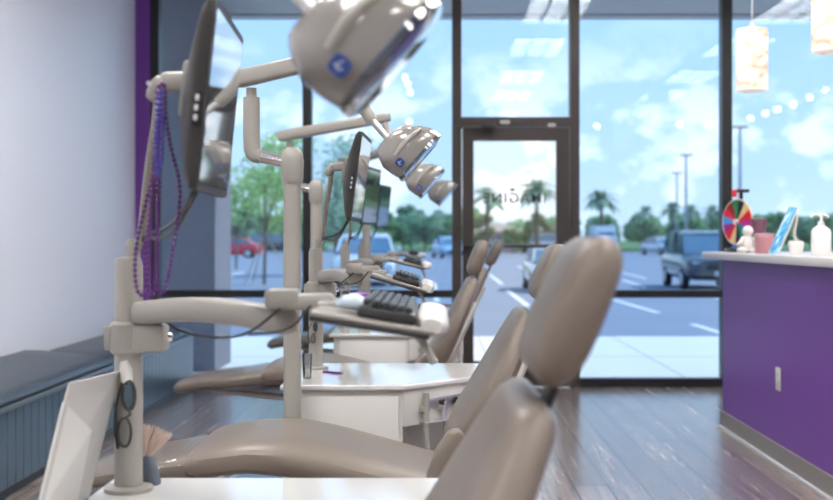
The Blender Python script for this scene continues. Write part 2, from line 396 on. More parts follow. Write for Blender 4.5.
for px, py, D in gl:
    k = FPX/(YW+D); p = Vector(((px-CXP)/k, YW-D, min(EYE+(CYP-py)/k, H-.12)))
    g0 = thing('globe_pendant', 'small white glowing globe bulb hanging on a cord, mirrored in the glass', 'pendant light', p, group='glowing globe bulbs mirrored in the window glass')
    bl = B().ball((0, 0, 0), 3.3*(YW+D)/FPX, sub=2).make('bulb', m_globe, g0, local=True)
    B().tube([(0, 0, .05), (0, 0, H-p.z)], .004, 6).make('cord', m_dark, g0, local=True)

# pendants above reception
def onyx():
    m = bpy.data.materials.new('backlit_onyx'); m.use_nodes = True; nt = m.node_tree; n = nt.nodes; l = nt.links; b = n['Principled BSDF']
    tc = n.new('ShaderNodeTexCoord'); mp = n.new('ShaderNodeMapping'); mp.inputs['Scale'].default_value = (6, 6, 14); mp.inputs['Rotation'].default_value = (.3, .5, 0)
    nz = n.new('ShaderNodeTexNoise'); nz.inputs['Scale'].default_value = 1.0; nz.inputs['Detail'].default_value = 6; nz.inputs['Distortion'].default_value = 1.2
    l.new(tc.outputs['Object'], mp.inputs[0]); l.new(mp.outputs[0], nz.inputs[0])
    r = n.new('ShaderNodeValToRGB'); e = r.color_ramp.elements; e[0].position = .3; e[0].color = (.55, .33, .2, 1); e[1].position = .55; e[1].color = (.93, .84, .72, 1)
    l.new(nz.outputs[0], r.inputs[0]); l.new(r.outputs[0], b.inputs['Base Color']); l.new(r.outputs[0], b.inputs['Emission Color']); b.inputs['Emission Strength'].default_value = .36
    b.inputs['Roughness'].default_value = .4
    return m
m_onyx = onyx()
for (x, y, zb_, hh, lab) in ((2.035, 7.45, 2.10, .40, 'cylindrical veined stone pendant lamp hanging nearest the window'), (1.985, 5.8, 2.085, .42, 'cylindrical veined stone pendant lamp cut off at the top right corner')):
    t = thing('pendant_lamp', lab, 'pendant lamp', (x, y, zb_), group='stone pendants over the reception counter')
    B().lathe([(.085, 0), (.098, .004), (.1, .02), (.1, hh-.02), (.096, hh), (.03, hh+.002)], seg=28).make('lamp_shade', m_onyx, t, local=True)
    c = B(); c.lathe([(.03, hh), (.03, hh+.03), (.008, hh+.035), (.004, hh+.05)], seg=12); c.tube([(0, 0, hh+.03), (0, 0, H-zb_)], .003, 6); c.make('cord', m_metal, t, local=True)
    B().lathe([(.06, H-zb_-.025), (.06, H-zb_)], seg=16).make('ceiling_cap', m_metal, t, local=True)

# ------------------------------------------------------------------ bench along the left wall
bx = -1.887
bn = thing('bench', 'long built-in bench with blue-grey boarded front under the white wall', 'bench', (-2.1, 7, 0))
bb = B()
for i in range(66):
    yy = 2.4+i*.1
    bb.box((bx-.012, yy+.05, .22), (.02, .094, .34), .004)
bb.span((XL+.005, 2.4, .05), (bx-.02, 8.93, .42))
bb.make('front_boards', mat('blue_grey_board', (0.065, 0.10, 0.14), .28, noise=(6, .25)), bn, smooth=False)
B().span((XL+.005, 2.4, 0), (bx-.03, 8.93, .05)).make('plinth', m_dark, bn, smooth=False)
B().box(((XL+bx)/2+.015, 5.665, .405), (bx-XL-.01, 6.53, .03), .006).make('seat_board', mat('bench_trim', (.12, .15, .18), .3), bn)
def cushion(name, y0, y1, zt, zw, parent):
    cs = []
    n = 16
    for i in range(n+1):
        y = y0+(y1-y0)*i/n; e = min(1, min(i, n-i)/1.0); e = .75+.25*e
        prof = [(XL+.01, .42), (XL+.01, zw-.02), (XL+.04, zw), ((XL+bx)/2, (zw+zt)/2+.005), (bx-.05, zt+.002), (bx-.005, zt-.015), (bx+.015, zt-.035), (bx+.012, .43), (bx-.02, .42)]
        cs.append([Vector((x, y, .42+(z-.42)*e)) for x, z in prof])
    return B().loft(cs).make(name, m_navy, parent)
cushion('seat_cushion', 2.42, 6.72, .475, .53, bn)
cushion('seat_cushion', 6.74, 8.92, .468, .49, bn)

# ------------------------------------------------------------------ dental chairs
def pad_rings(path, yc, n=28, e=3.2):
    """path: (x, z, thickness, half width) along the pad's centre line"""
    rings = []
    N = len(path); pts = [Vector((p[0], 0, p[1])) for p in path]
    t0 = (pts[1]-pts[0]).normalized(); t1 = (pts[-1]-pts[-2]).normalized()
    full = [(pts[0]-t0*path[0][2]*.33, path[0][2]*.25, path[0][3]*.86), (pts[0]-t0*path[0][2]*.24, path[0][2]*.66, path[0][3]*.94)]
    full += [(pts[i], path[i][2], path[i][3]) for i in range(N)]
    full += [(pts[-1]+t1*path[-1][2]*.24, path[-1][2]*.66, path[-1][3]*.94), (pts[-1]+t1*path[-1][2]*.33, path[-1][2]*.25, path[-1][3]*.86)]
    for i, (p, th, hw) in enumerate(full):
        a = full[max(i-1, 0)][0]; b_ = full[min(i+1, len(full)-1)][0]; t = (b_-a).normalized()
        nrm = Vector((-t.z, 0, t.x))
        rings.append(sring((p.x, yc, p.z), (0, 1, 0), nrm, hw, th/2, n, e))
    return rings
def chair(yc, dx, back, head, label, lift=0.0, shell=True, cover_head=False, toe=-.97, arm=True):
    """back, head: ((x0, z0), (x1, z1)) of the centre lines, bottom to top"""
    r = thing('dental_chair', label, 'dental chair', (dx-.25, yc, 0), group='taupe dental chairs in a row')
    z = lift
    # base
    b = B(); b.lathe([(.001, .0), (.30, 0), (.30, .02), (.27, .045), (.12, .06), (.10, .08), (.001, .08)], (dx-.25, yc, 0), 28); b.make('base_plate', m_shell, r)
    b = B(); b.box((dx-.25, yc, .23), (.22, .20, .34), .04); b.box((dx-.2, yc, .39), (.5, .26, .07), .025); b.make('lift_column', m_shell, r)
    # seat
    s = [(-.645, .545, .085, .25), (-.60, .553, .095, .26), (-.50, .565, .10, .27), (-.40, .56, .11, .27), (-.30, .54, .11, .265), (-.15, .505, .10, .26), (-.03, .475, .095, .25), (.05, .47, .08, .24)]
    s = [(x+dx, zz+z, th, w) for x, zz, th, w in s]
    b = B(); b.loft(pad_rings(s, yc)); seat = b.make('seat', m_vinyl, r)
    lr = [(toe, .485, .055, .17), (toe+.08, .502, .062, .19), (-.78, .518, .07, .21), (-.69, .53, .075, .22), (-.60, .535, .075, .22)]
    lr = [(x+dx, zz+z, th, w) for x, zz, th, w in lr]
    B().loft(pad_rings(lr, yc)).make('legrest', m_vinyl, r)
    # clear toe cover
    tc_ = [(p[0], p[1], p[2]+.014, p[3]+.01) for p in lr[:4]]
    B().loft(pad_rings(tc_, yc)).make('clear_toe_cover', m_clear, r)
    # under-frame bar
    b = B(); b.tube([(dx+toe+.13, yc, .46+z), (dx-.7, yc, .435+z), (dx-.35, yc, .40+z)], .022, 10, flat=.7); b.box((dx-.15, yc, .435), (.34, .34, .05), .02)
    b.make('seat_frame', m_shell, r)
    # back
    (x0, z0), (x1, z1) = back
    P0, P1 = Vector((x0, z0)), Vector((x1, z1)); nb = 7; pth = []
    prof = [(.105, .22), (.11, .25), (.10, .265), (.09, .265), (.082, .25), (.075, .22), (.065, .17)]
    for i in range(nb):
        f = i/(nb-1); q = P0.lerp(P1, f); bow = math.sin(f*PI)*.002
        d = (P1-P0).normalized(); q = q+Vector((-d.y, d.x))*bow*-1
        pth.append((q.x, q.y, *prof[i]))
    bk = B().loft(pad_rings(pth, yc)).make('backrest', m_vinyl, r)
    d = (P1-P0).normalized(); nr = Vector((d.y, -d.x))       # towards the rear
    if shell:
        sp = []
        for i in range(5):
            f = -.02+.78*i/4; q = P0.lerp(P1, f)+nr*.045; sp.append((q.x, q.y, .045, [.2, .22, .21, .18, .12][i]))
        B().loft(pad_rings(sp, yc, e=2.8)).make('backrest_shell', m_shell, r)
        k = B(); q = P0+nr*.05
        for sy in (-1, 1):
            k.tube([(q.x, yc+sy*.17, q.y+.08), (q.x+.01, yc+sy*.18, q.y-.04), (q.x-.10, yc+sy*.15, .46)], .018, 8, smooth=1)
        k.make('hinge_bracket', m_shell, r)
    # headrest
    (hx0, hz0), (hx1, hz1) = head
    h0, h1 = Vector((hx0, hz0)), Vector((hx1, hz1)); hp = []
    hprof = [(.062, .119), (.070, .124), (.070, .126), (.068, .126), (.064, .124), (.056, .119)]
    for i in range(6):
        q = h0.lerp(h1, i/5); hp.append((q.x, q.y, *hprof[i]))
    B().loft(pad_rings(hp, yc, e=4.2)).make('headrest', m_vinyl, r)
    if cover_head:
        B().loft(pad_rings([(p[0]+.004, p[1]+.006, p[2]+.016, p[3]+.012) for p in hp], yc)).make('clear_headrest_cover', m_clear, r)
    k = B(); q0 = P1-d*.10+nr*.03; q1 = h0.lerp(h1, .4)+nr*.02
    k.box(((q0.x+q1.x)/2, yc, (q0.y+q1.y)/2), (.012, .05, (q1-q0).length+.02), .004, rot=(0, math.atan2(q1.x-q0.x, q1.y-q0.y), 0)); k.make('headrest_bar', m_dark, r)
    # armrests: short upright paddles at the hinge
    if arm:
        for sy in (-1,):
            ya = yc+sy*.30
            a = [(dx+.0, .50, .062, .03), (dx+.012, .54, .072, .036), (dx+.028, .59, .068, .036), (dx+.052, .638, .054, .032)]
            ar = B().loft(pad_rings(a, ya, e=2.4)).make('armrest', m_vinyl, r)
            B().loft(pad_rings([(x+.044, zz-.018, .030, w*.8) for x, zz, th, w in a], ya, e=2.4)).make('armrest_shell', m_shell, ar)
            pv = B(); pv.lathe([(.001, -.02), (.03, -.018), (.034, 0), (.03, .018), (.001, .02)], (dx-.045, ya, .475), 14, axis='y'); pv.box((dx-.0, ya-sy*.03, .47), (.1, .05, .03), .01); pv.make('armrest_pivot', m_shell, ar)
    return r
chair(1.40, -.145, ((-.075, .60), (.108, .945)), ((.132, 1.004), (.189, 1.133)), 'nearest dental chair, its blurred taupe backrest and headrest filling the lower middle')
chair(3.30, 0.0, ((.075, .585), (.250, .93)), ((.296, .996), (.346, 1.116)), 'second nearest dental chair, whole seat stretched out in front of the white cabinet')
chair(5.30, -.10, ((-.01, .58), (.168, .955)), ((.168, 1.005), (.214, 1.125)), 'third dental chair, its legrest seen alone left of the light post', toe=-1.05)
chair(7.40, -.01, ((.11, .60), (.305, .945)), ((.338, 1.0), (.40, 1.12)), 'farthest dental chair, clear plastic cover over its headrest', cover_head=True, toe=-1.03)

# ------------------------------------------------------------------ cabinets between the chairs
CT = .676
def cabinet(dx, dy, label, yf=3.75):
    r = thing('treatment_cabinet', label, 'cabinet', (dx-.16, dy+4.08, 0), group='white treatment cabinets')
    def off(poly, d): # inward offset by hand
        (a, b_, c, e, g) = poly
        return [(a[0]+d, a[1]+d), (b_[0]-d*.4, b_[1]+d), (c[0]-d, c[1]+d*.4), (e[0]-d, e[1]-d), (g[0]+d, g[1]-d)]
    top = [(-.506+dx, yf+dy), (-.10+dx, yf+dy), (.19+dx, 4.05+dy), (.19+dx, 4.42+dy), (-.506+dx, 4.42+dy)]
    B().prism(top, CT-.018, CT).make('cabinet_top', m_top, r, bevel=.005)
    ins = off(top, .022)
    b = B(); b.prism([ins[0], ins[1], ins[4]] if False else [ins[0], ins[1], (ins[1][0], ins[4][1]), ins[4]], .06, CT-.018)
    # open bay behind the chamfer: floor, back block and side
    b.prism([(ins[1][0], ins[1][1]), ins[2], ins[3], (ins[1][0], ins[3][1])], .06, .12)
    b.prism([(ins[1][0], ins[3][1]-.2), (ins[2][0], ins[3][1]-.2), ins[3], (ins[1][0], ins[3][1])], .06, CT-.018)
    b.make('body', m_white, r, smooth=False)
    B().prism([(p[0]*.98+dx*.02-.003, p[1]*.98+(4.08+dy)*.02) for p in ins], 0, .06).make('plinth', m_dark, r, smooth=False)
    # front door panel
    x0, x1 = ins[0][0]+.03, ins[1][0]-.012
    p = B(); p.box(((x0+x1)/2, ins[0][1]-.006, .36), (x1-x0, .016, .56), .003); door = p.make('door', m_white, r)
    # apron over the chamfer with the instrument rail
    c0 = Vector((ins[1][0], ins[1][1], 0)); c1 = Vector((ins[2][0], ins[2][1], 0)); d = (c1-c0).normalized(); nr = Vector((d.y, -d.x, 0)); ang = math.atan2(d.y, d.x); L = (c1-c0).length
    mid = (c0+c1)/2
    a = B(); a.box((mid.x, mid.y, .60), (L, .018, .125), .003, rot=(0, 0, ang)); a.make('apron', m_white, r)
    a = B(); q = c0+d*L*.46+nr*.014; a.box((q.x, q.y, .605), (.16, .01, .036), .003, rot=(0, 0, ang)); rail = a.make('control_plate', m_metal, r)
    kn = B()
    for f, rr in ((.40, .010), (.56, .012), (.7, .008)):
        q = c0+d*L*f+nr*.018
        kn.tube([q+Vector((0, 0, .605)), q+nr*.016+Vector((0, 0, .605))], rr, 12)
    kn.make('knob', m_dark, rail)
    for f, hh in ((.20, .08), (.42, .03), (.60, .03), (.86, .06)):
        q = c0+d*L*f+nr*.03
        h = B(); z = .60 if hh < .05 else .62
        h.tube([q+Vector((0, 0, z+hh*.3)), q+Vector((0, 0, z-hh)), q+Vector((0, 0, z-hh-.02))], [.006, .010, .010] if hh < .05 else [.011, .011, .013], 10)
        h.box((q.x-nr.x*.012, q.y-nr.y*.012, z-hh*.4), (.03, .035, .018), .004, rot=(0, 0, ang))
        hold = h.make('instrument', m_plastic if hh > .05 else m_metal, r)
        lo = q+Vector((0, 0, z-hh-.02))
        B().tube([lo, lo+Vector((0, 0, -.10))+nr*.01, lo+Vector((0, 0, -.24))-nr*.05+d*.02, lo+Vector((0, 0, -.20))-nr*.16], .0075, 8, smooth=2).make('hose', m_plastic, hold)
    br = B(); q = c0+d*L*.45+nr*.02; br.box((q.x, q.y, .545), (.22, .05, .008), .002, rot=(0, 0, ang)); br.make('holder_shelf', m_metal, r)
    return r
cabinet(-.135, -2.12, 'foreground white cabinet, only its glossy top showing along the bottom edge', 3.83)
cabinet(0, 0, 'white cabinet with angled instrument corner behind the second chair')
cabinet(-.03, 2.04, 'white cabinet seen beneath the nearest keyboard tray')
cabinet(-.02, 4.02, 'farthest white cabinet, nearest the windows')

# ------------------------------------------------------------------ monitor poles, keyboard trays, light posts
def pole(x, y, label, elbow_to, tray):
    r = thing('monitor_pole', label, 'pole', (x, y, CT), group='cream poles carrying monitors and keyboards')
    b = B(); b.lathe([(.026, CT), (.026, 1.10), (.022, 1.115), (.001, 1.118)], (x, y, 0), 20); b.lathe([(.045, CT), (.045, CT+.008), (.026, CT+.012)], (x, y, 0), 20)
    b.make('post', m_plastic, r)
    # upper rod to the monitor bracket
    ex, ey, ez = elbow_to
    b = B(); b.lathe([(.014, 1.115), (.014, 1.135), (.009, 1.15)], (x+.008, y, 0), 12)
    b.tube([(x+.012, y, 1.12), (x+.03, y-.02, 1.16), ((x+ex)/2+.008, (y+ey)/2, (1.12+ez)/2), (ex-.006, ey, ez-.05), (ex, ey, ez)], [.007, .0085, .009, .0085, .010], 10, smooth=2)
    b.box((ex-.004, ey, ez+.004), (.026, .045, .046), .012, rot=(0, .5, 0))
    b.box((ex+.03, ey, ez+.016), (.06, .04, .032), .010)
    b.make('monitor_arm', m_plastic, r)
    bl = B().lathe([(.001, 0), (.004, 0), (.004, .004), (.001, .004)], (ex-.012, ey-.029, ez+.01), 8, axis='y').make('bolt', m_metal, r)
    # clamp collar
    b = B(); b.lathe([(.03, .935), (.034, .94), (.034, .99), (.03, .995)], (x, y, 0), 20); b.box((x+.045, y-.01, .965), (.06, .05, .052), .008); b.box((x-.034, y-.005, .965), (.016, .03, .045), .004)
    b.make('clamp', m_plastic, r)
    b = B(); b.lathe([(.001, 0), (.008, 0), (.008, .01), (.001, .012)], (x+.074, y-.01, .965), 10, axis='x'); b.make('clamp_knob', m_chrome, r)
    # keyboard arm
    tx, ty, tz = tray
    b = B(); b.lathe([(.02, .985), (.02, 1.0)], (x+.045, y-.01, 0), 14)
    N = 9; pts = []
    for i in range(N):
        f = i/(N-1); px_ = x+.03+(tx-.08-x-.03)*f; py_ = y-.01+(ty-y+.01)*f; pts.append(Vector((px_, py_, 1.012+.012*math.sin(f*PI))))
    rings = []
    for i, p in enumerate(pts):
        t = (pts[min(i+1, N-1)]-pts[max(i-1, 0)]).normalized(); sdv = Vector((t.y, -t.x, 0)).normalized(); rings.append(sring(p, sdv, (0, 0, 1), .028, .022, 16, 3.5))
    b.loft(rings); b.make('keyboard_arm', m_plastic, r)
    b = B(); jx_ = tx-.085
    b.box((jx_, ty, 1.05), (.055, .06, .034), .008); b.box((jx_+.05, ty, 1.045), (.075, .045, .028), .01); b.box((tx-.0, ty, tz+.004), (.05, .08, .018), .006)
    b.tube([(jx_+.06, ty, 1.045), (tx+.01, ty, tz)], .014, 10); b.make('tray_joint', m_plastic, r)
    b = B(); b.tube([(jx_, ty-.03, 1.035), (jx_-.06, ty-.05, .985), (x+.12, y-.06, .975), (x+.07, y-.03, 1.0)], .0025, 6, smooth=3)
    b.tube([(jx_+.05, ty-.03, 1.04), (jx_+.02, ty-.06, 1.0), (jx_-.05, ty-.05, .995)], .0025, 6, smooth=2); b.make('cable', m_dark, r)
    return r
def tray(x0, z0, x1, z1, y0, y1, label, klabel):
    L = math.hypot(x1-x0, z1-z0); ang = math.atan2(z0-z1, x1-x0)
    r = thing('keyboard_tray', label, 'keyboard tray', ((x0+x1)/2, (y0+y1)/2, (z0+z1)/2), group='pull-out keyboard trays')
    R = Euler((0, ang, 0)).to_matrix()
    def T(u, v, w): return Vector((x0, y0, z0))+R @ Vector((u, v, w))
    yd = y1-y0
    def bx_(b, u0, u1, v0, v1, w0, w1, bev=0):
        c = T((u0+u1)/2, (v0+v1)/2, (w0+w1)/2); b.box(c, (u1-u0, v1-v0, w1-w0), bev, rot=(0, ang, 0))
    b = B(); bx_(b, 0, L, 0, yd, 0, .008, .003); b.make('tray_plate', m_plastic, r)
    b = B(); bx_(b, .0, L-.01, -.001, yd-.003, -.008, 0, .002); b.make('under_plate', m_dark, r)
    # palm rest at the user's edge
    rings = []
    for i in range(9):
        f = i/8; e = 1 if 0 < i < 8 else .6
        rings.append(sring(T(L-.008, yd*f, .014), R @ Vector((1, 0, 0)), R @ Vector((0, 0, 1)), .026*e, .018*e, 16, 2.6))
    b = B(); b.loft(rings); b.make('palm_rest', m_white, r)
    b = B(); b.tube([T(L-.03, .05, -.006), T(L-.015, .045, -.02), T(L+.005, .04, -.045)], [.006, .006, .007], 8); b.make('release_lever', m_plastic, r)
    k = thing('keyboard', klabel, 'keyboard', T(L*.55, yd/2, .012), group='black keyboards')
    b = B(); ku0, ku1 = L*.36, L-.035; kv0, kv1 = .012, yd-.03; bx_(b, ku0, ku1, kv0, kv1, .010, .026, .004); b.make('keyboard_case', m_dark, k)
    b = B(); rows = 6; cols = 15; ru = (ku1-ku0-.01)/rows; rv = (kv1-kv0-.01)/cols
    for i in range(rows):
        for j in range(cols):
            u = ku0+.005+i*ru; v = kv0+.005+j*rv
            c = T(u+ru/2, v+rv/2, .030+.004*(1-i/rows)); b.box(c, (ru*.82, rv*.85, .010), .002, rot=(0, ang-.06, 0), seg=1)
    b.make('keys', mat('keycap', (.035, .04, .045), .3, spec=.6), k)
    return r, T, L, yd
def post(x, y, tip, label, plen=.11, hlabel=''):
    r = thing('light_post', label, 'light post', (x, y, 0), group='floor posts of the dental lights')
    b = B(); b.loft([sring((x, y, z), (1, 0, 0), (0, 1, 0), .027, .027, 20, 4) for z in (.01, 1.33)]); b.lathe([(.042, 0), (.042, .02), (.034, .03), (.027, .035)], (x, y, 0), 20)
    b.make('post', m_plastic, r)
    b = B(); b.loft([sring((x, y, z), (1, 0, 0), (0, 1, 0), w, w, 20, 3) for z, w in ((1.325, .029), (1.34, .034), (1.40, .036), (1.425, .032), (1.44, .018))]); jt_ = b.make('joint', m_plastic, r)
    vx = x-plen-.02
    B().tube([(x-.02, y, 1.395), (x-plen*.6, y, 1.405), (vx+.02, y, 1.415)], [.020, .020, .022], 14).make('cross_tube', m_chrome, r)
    b = B(); b.tube([(vx+.03, y, 1.412), (vx+.008, y, 1.417), (vx, y, 1.44), (vx, y, 1.6)], [.022, .026, .027, .027], 16, smooth=1); b.lathe([(.017, 1.6), (.017, 1.63)], (vx, y, 0), 14); b.make('riser', m_plastic, r)
    # main arm
    tx, ty, tz = tip; e0 = Vector((vx-.055, y, 1.655)); e1 = Vector((tx-.14, ty+.02, tz+.385))
    d = (e1-e0).normalized(); sdv = Vector((d.y, -d.x, 0)).normalized(); up = sdv.cross(d)
    if up.z < 0: up = -up
    pr = [(0, .012, .015), (.006, .024, .024), (.05, .026, .028), (.5, .024, .026), (.93, .02, .024), (1.0, .016, .018)]
    b = B(); b.loft([sring(e0.lerp(e1, f), sdv, up, w, h, 20, 4) for f, w, h in pr]); b.make('main_arm', m_plastic, r)
    b = B(); b.tube([e1-d*.03+Vector((0, 0, -.005)), e1-d*.02+Vector((0, 0, -.05)), Vector((tx-.135, ty, tz+.27)), Vector((tx-.125, ty, tz+.235)), Vector((tx-.085, ty, tz+.175))], [.012, .019, .021, .021, .018], 14, smooth=2)
    b.make('drop_elbow', m_plastic, r)
    b = B(); b.tube([(tx-.092, ty, tz+.185), (tx-.04, ty, tz+.125), (tx-.012, ty, tz+.09)], [.011, .010, .012], 12); b.make('yoke', m_metal, r)
    # the lamp head: travels with the arm
    U = Vector((.655, 0, .754)); D = Vector((-.754, 0, .655)); Y = Vector((0, 1, 0)); O = Vector(tip)
    sec = [(0, 0, .180, .084), (.012, -.003, .180, .086), (.03, -.006, .175, .088), (.060, -.008, .158, .086), (.084, .002, .130, .074), (.101, .014, .104, .055), (.110, .024, .082, .034), (.113, .036, .066, .014)]
    b = B(); b.loft([sring(O+D*d_+U*(u0+u1)/2, U, Y, (u1-u0)/2, w, 32, 3.0) for d_, u0, u1, w in sec]); hd = b.make('lamp_head', mat('pearl_lamp_plastic', (.23, .215, .20), .12, spec=.7, coat=.5), r)
    b = B(); b.loft([sring(O-D*d_+U*.088, U, Y, .092-e, .087-e, 32, 2.7) for d_, e in ((-.001, 0), (.009, 0), (.013, .006))]); b.make('lens', glass_mat('lens_clear', (.75, .85, .95), 2.5, .05), hd)
    for s_ in (-1, 1):
        B().tube([O+D*.050+U*.040+Y*.083*s_, O+D*.056+U*.09+Y*.087*s_, O+D*.045+U*.15+Y*.078*s_], [.007, .009, .006], 10, smooth=1).make('grip_bar', m_plastic, hd)
    b = B(); b.loft([sring(O+D*d_+U*.085, U, Y, a, w, 20, 2.6) for d_, a, w in ((.06, .062, .045), (.085, .058, .042), (.1, .042, .034), (.108, .02, .018))]); b.make('mount_hump', m_plastic, hd)
    c = O+D*.026+U*.034-Y*.0835
    b = B(); b.loft([sring(c-Y*t, U, D, .0125, .0125, 20, 4) for t in (-.02, .0035)]); bd = b.make('badge', mat('blue_badge', (.012, .045, .20), .35), hd)
    b = B(); b.tube([c-Y*.004+U*.007, c-Y*.004-U*.003+D*.005, c-Y*.004-U*.006-D*.004], .0009, 6); b.tube([c-Y*.004+D*.007-U*.002, c-Y*.004-D*.007-U*.002], .0009, 6); b.make('badge_mark', m_metal, bd)
    return r

def monitor(corner_near_bot, tilt, yaw, y0, label, w=.37, hgt=.295):
    """screen's lower near corner at (x, y0, z)"""
    x, z = corner_near_bot
    r = thing('monitor', label, 'monitor', (x, y0+w/2, z), group='thin grey monitors turned side-on')
    yv = Vector((math.sin(yaw), math.cos(yaw), 0)); up = Vector((tilt, 0, math.sqrt(1-tilt*tilt))); nx = yv.cross(up).normalized()   # points to +x
    if nx.x < 0: nx = -nx
    O = Vector((x, y0, z)); C = O+yv*w/2+up*hgt/2
    def rr(d, hw, hh, e=26, n=64, dz=0): return sring(C-nx*d+up*dz, yv, up, hw, hh, n, e)
    b = B(); b.loft([rr(0, w/2, hgt/2), rr(.012, w/2, hgt/2), rr(.022, w/2-.006, hgt/2-.006, 10), rr(.034, w/2-.03, hgt/2-.045, 6), rr(.046, w/2-.07, hgt/2-.085, 4, dz=.0), rr(.05, w/2-.10, hgt/2-.11, 4)])
    h = b.make('housing', m_housing, r)
    B().loft([rr(-.0015, w/2-.012, hgt/2-.014, 40), rr(.001, w/2-.012, hgt/2-.014, 40)]).make('screen', m_screen, r)
    # port slot on the near edge
    q = O+up*hgt*.42-nx*.012-yv*.001
    a = math.asin(tilt)
    b = B(); b.box(q, (.012, .004, .055), .002, rot=(0, a, -yaw)); s_ = b.make('port_slot', m_black, r)
    b = B()
    for k in (-1, 0, 1): b.box(q+up*.015*k-yv*.002, (.006, .003, .009), .001, rot=(0, a, -yaw))
    b.make('port', m_metal, s_)
    return r, O, yv, up, nx, C

BAYS = [
 dict(pole=(-.579, 2.18), mon=(-.363, 1.224, .105, -.055, 1.75), tray=(-.192, 1.034, .0, 1.003, 1.75, 2.13), post=(-.80, 1.735), tip=(-.117, 1.46, 1.313)),
 dict(pole=(-.438, 4.22), mon=(-.278, 1.208, .13, .03, 3.75), tray=(-.214, 1.03, -.026, .975, 3.78, 4.12), post=(-.457, 3.68), tip=(-.109, 3.50, 1.3325)),
 dict(pole=(-.49, 6.24), mon=(-.372, 1.222, .10, .14, 5.79), tray=(-.235, 1.045, -.045, 1.0, 5.79, 6.12), post=(-.59, 5.70), tip=(-.081, 5.54, 1.351)),
 dict(pole=(-.517, 8.05), mon=(-.40, 1.222, .10, .16, 7.75), tray=(-.236, 1.05, -.09, 1.025, 7.6, 7.95), post=(-.462, 7.70), tip=(.013, 7.40, 1.366)),
]
pl_ = ['nearest cream pole, standing at the left with dark glasses hung on it', 'second cream monitor pole, just right of the tall light post', 'third cream monitor pole, between the second monitor and third monitor', 'farthest cream monitor pole, by the windows']
ml_ = ['nearest monitor, large and blurred, with purple beads beside it', 'second monitor from the camera, sharp dark side with port slot', 'third monitor, bluish screen, overlapping the second', 'smallest and farthest monitor, right of the third']
tl_ = ['nearest keyboard tray, tilted, large and blurred', 'second keyboard tray from the camera', 'third keyboard tray, just above the second', 'farthest keyboard tray, smallest and nearest the windows']
kl_ = ['nearest black keyboard, glossy keys on the big blurred tray', 'black keyboard on the second tray', 'black keyboard on the third tray', 'black keyboard on the farthest tray']
sl_ = ['light post of the nearest lamp, huge lamp head with blue badge at the top', 'tall cream light post in front of the white cabinet, lamp head in sharp focus', 'third light post, long level arm crossing behind the second monitor', 'farthest light post with the smallest lamp head']
for i, bd in enumerate(BAYS):
    px_, py_ = bd['pole']; mx, mz, tilt, yaw, my = bd['mon']
    mon, O, yv, up, nx, C = monitor((mx, mz), tilt, yaw, my, ml_[i])
    bk = C-nx*.05+up*.02
    tx0, tz0, tx1, tz1, ty0, ty1 = bd['tray']
    pole(px_, py_, pl_[i], (bk.x-.055, bk.y, bk.z), (tx0+.02, (ty0+ty1)/2, (tz0)+.0))
    b = B(); b.box(bk-nx*.004, (.02, .09, .09), .004, rot=(0, math.asin(tilt), -yaw)); b.make('mount_plate', m_plastic, mon)
    st = O-nx*.02+yv*.12; en = Vector((px_+.03, py_, 1.125))
    b = B()
    for s_ in (0, 1):
        b.tube([st+yv*.03*s_+up*.01, st+Vector((-.01, .03*s_, -.015)), st.lerp(en, .45)+Vector((0, 0, -.012-.02*s_)), en+Vector((-.01, 0, .03)), en+Vector((-.012, 0, -.02))], .0035, 6, smooth=2)
    cb = b.make('cable', m_dark, mon)
    tray(*bd['tray'], tl_[i], kl_[i])
    x_, y_ = bd['post']; post(x_, y_, Vector(bd['tip']), sl_[i])

# small things on the nearest tray: mouse and purple tin
def T1(px, py, y): return P(px, py, y)
ms = thing('computer_mouse', 'pale blue-white mouse beside the nearest keyboard', 'computer mouse', (-.125, 1.83, 1.035))
rings = [sring((-.125+u, 1.83, 1.0365+h/2-.17*u), (0, 1, 0), (0, 0, 1), w, h/2, 14, 2.4) for u, w, h in ((-.032, .012, .01), (-.02, .022, .022), (0, .025, .028), (.018, .022, .02), (.03, .012, .008))]
B().loft(rings).make('shell', mat('pale_blue_plastic', (.5, .6, .68), .25), ms); B().box((-.143, 1.83, 1.0655), (.012, .005, .006), .002).make('scroll_wheel', m_dark, ms)
pt = thing('wax_tin', 'little purple container next to the nearest keyboard', 'container', (-.128, 1.92, 1.036))
B().lathe([(.001, 0), (.017, 0), (.017, .018), (.001, .018)], pt.location, 18).make('tin', mat('purple_plastic', (.16, .04, .30), .3), pt); B().lathe([(.018, .014), (.018, .024), (.001, .026)], pt.location, 18).make('lid', mat('violet_plastic', (.25, .08, .42), .3), pt)

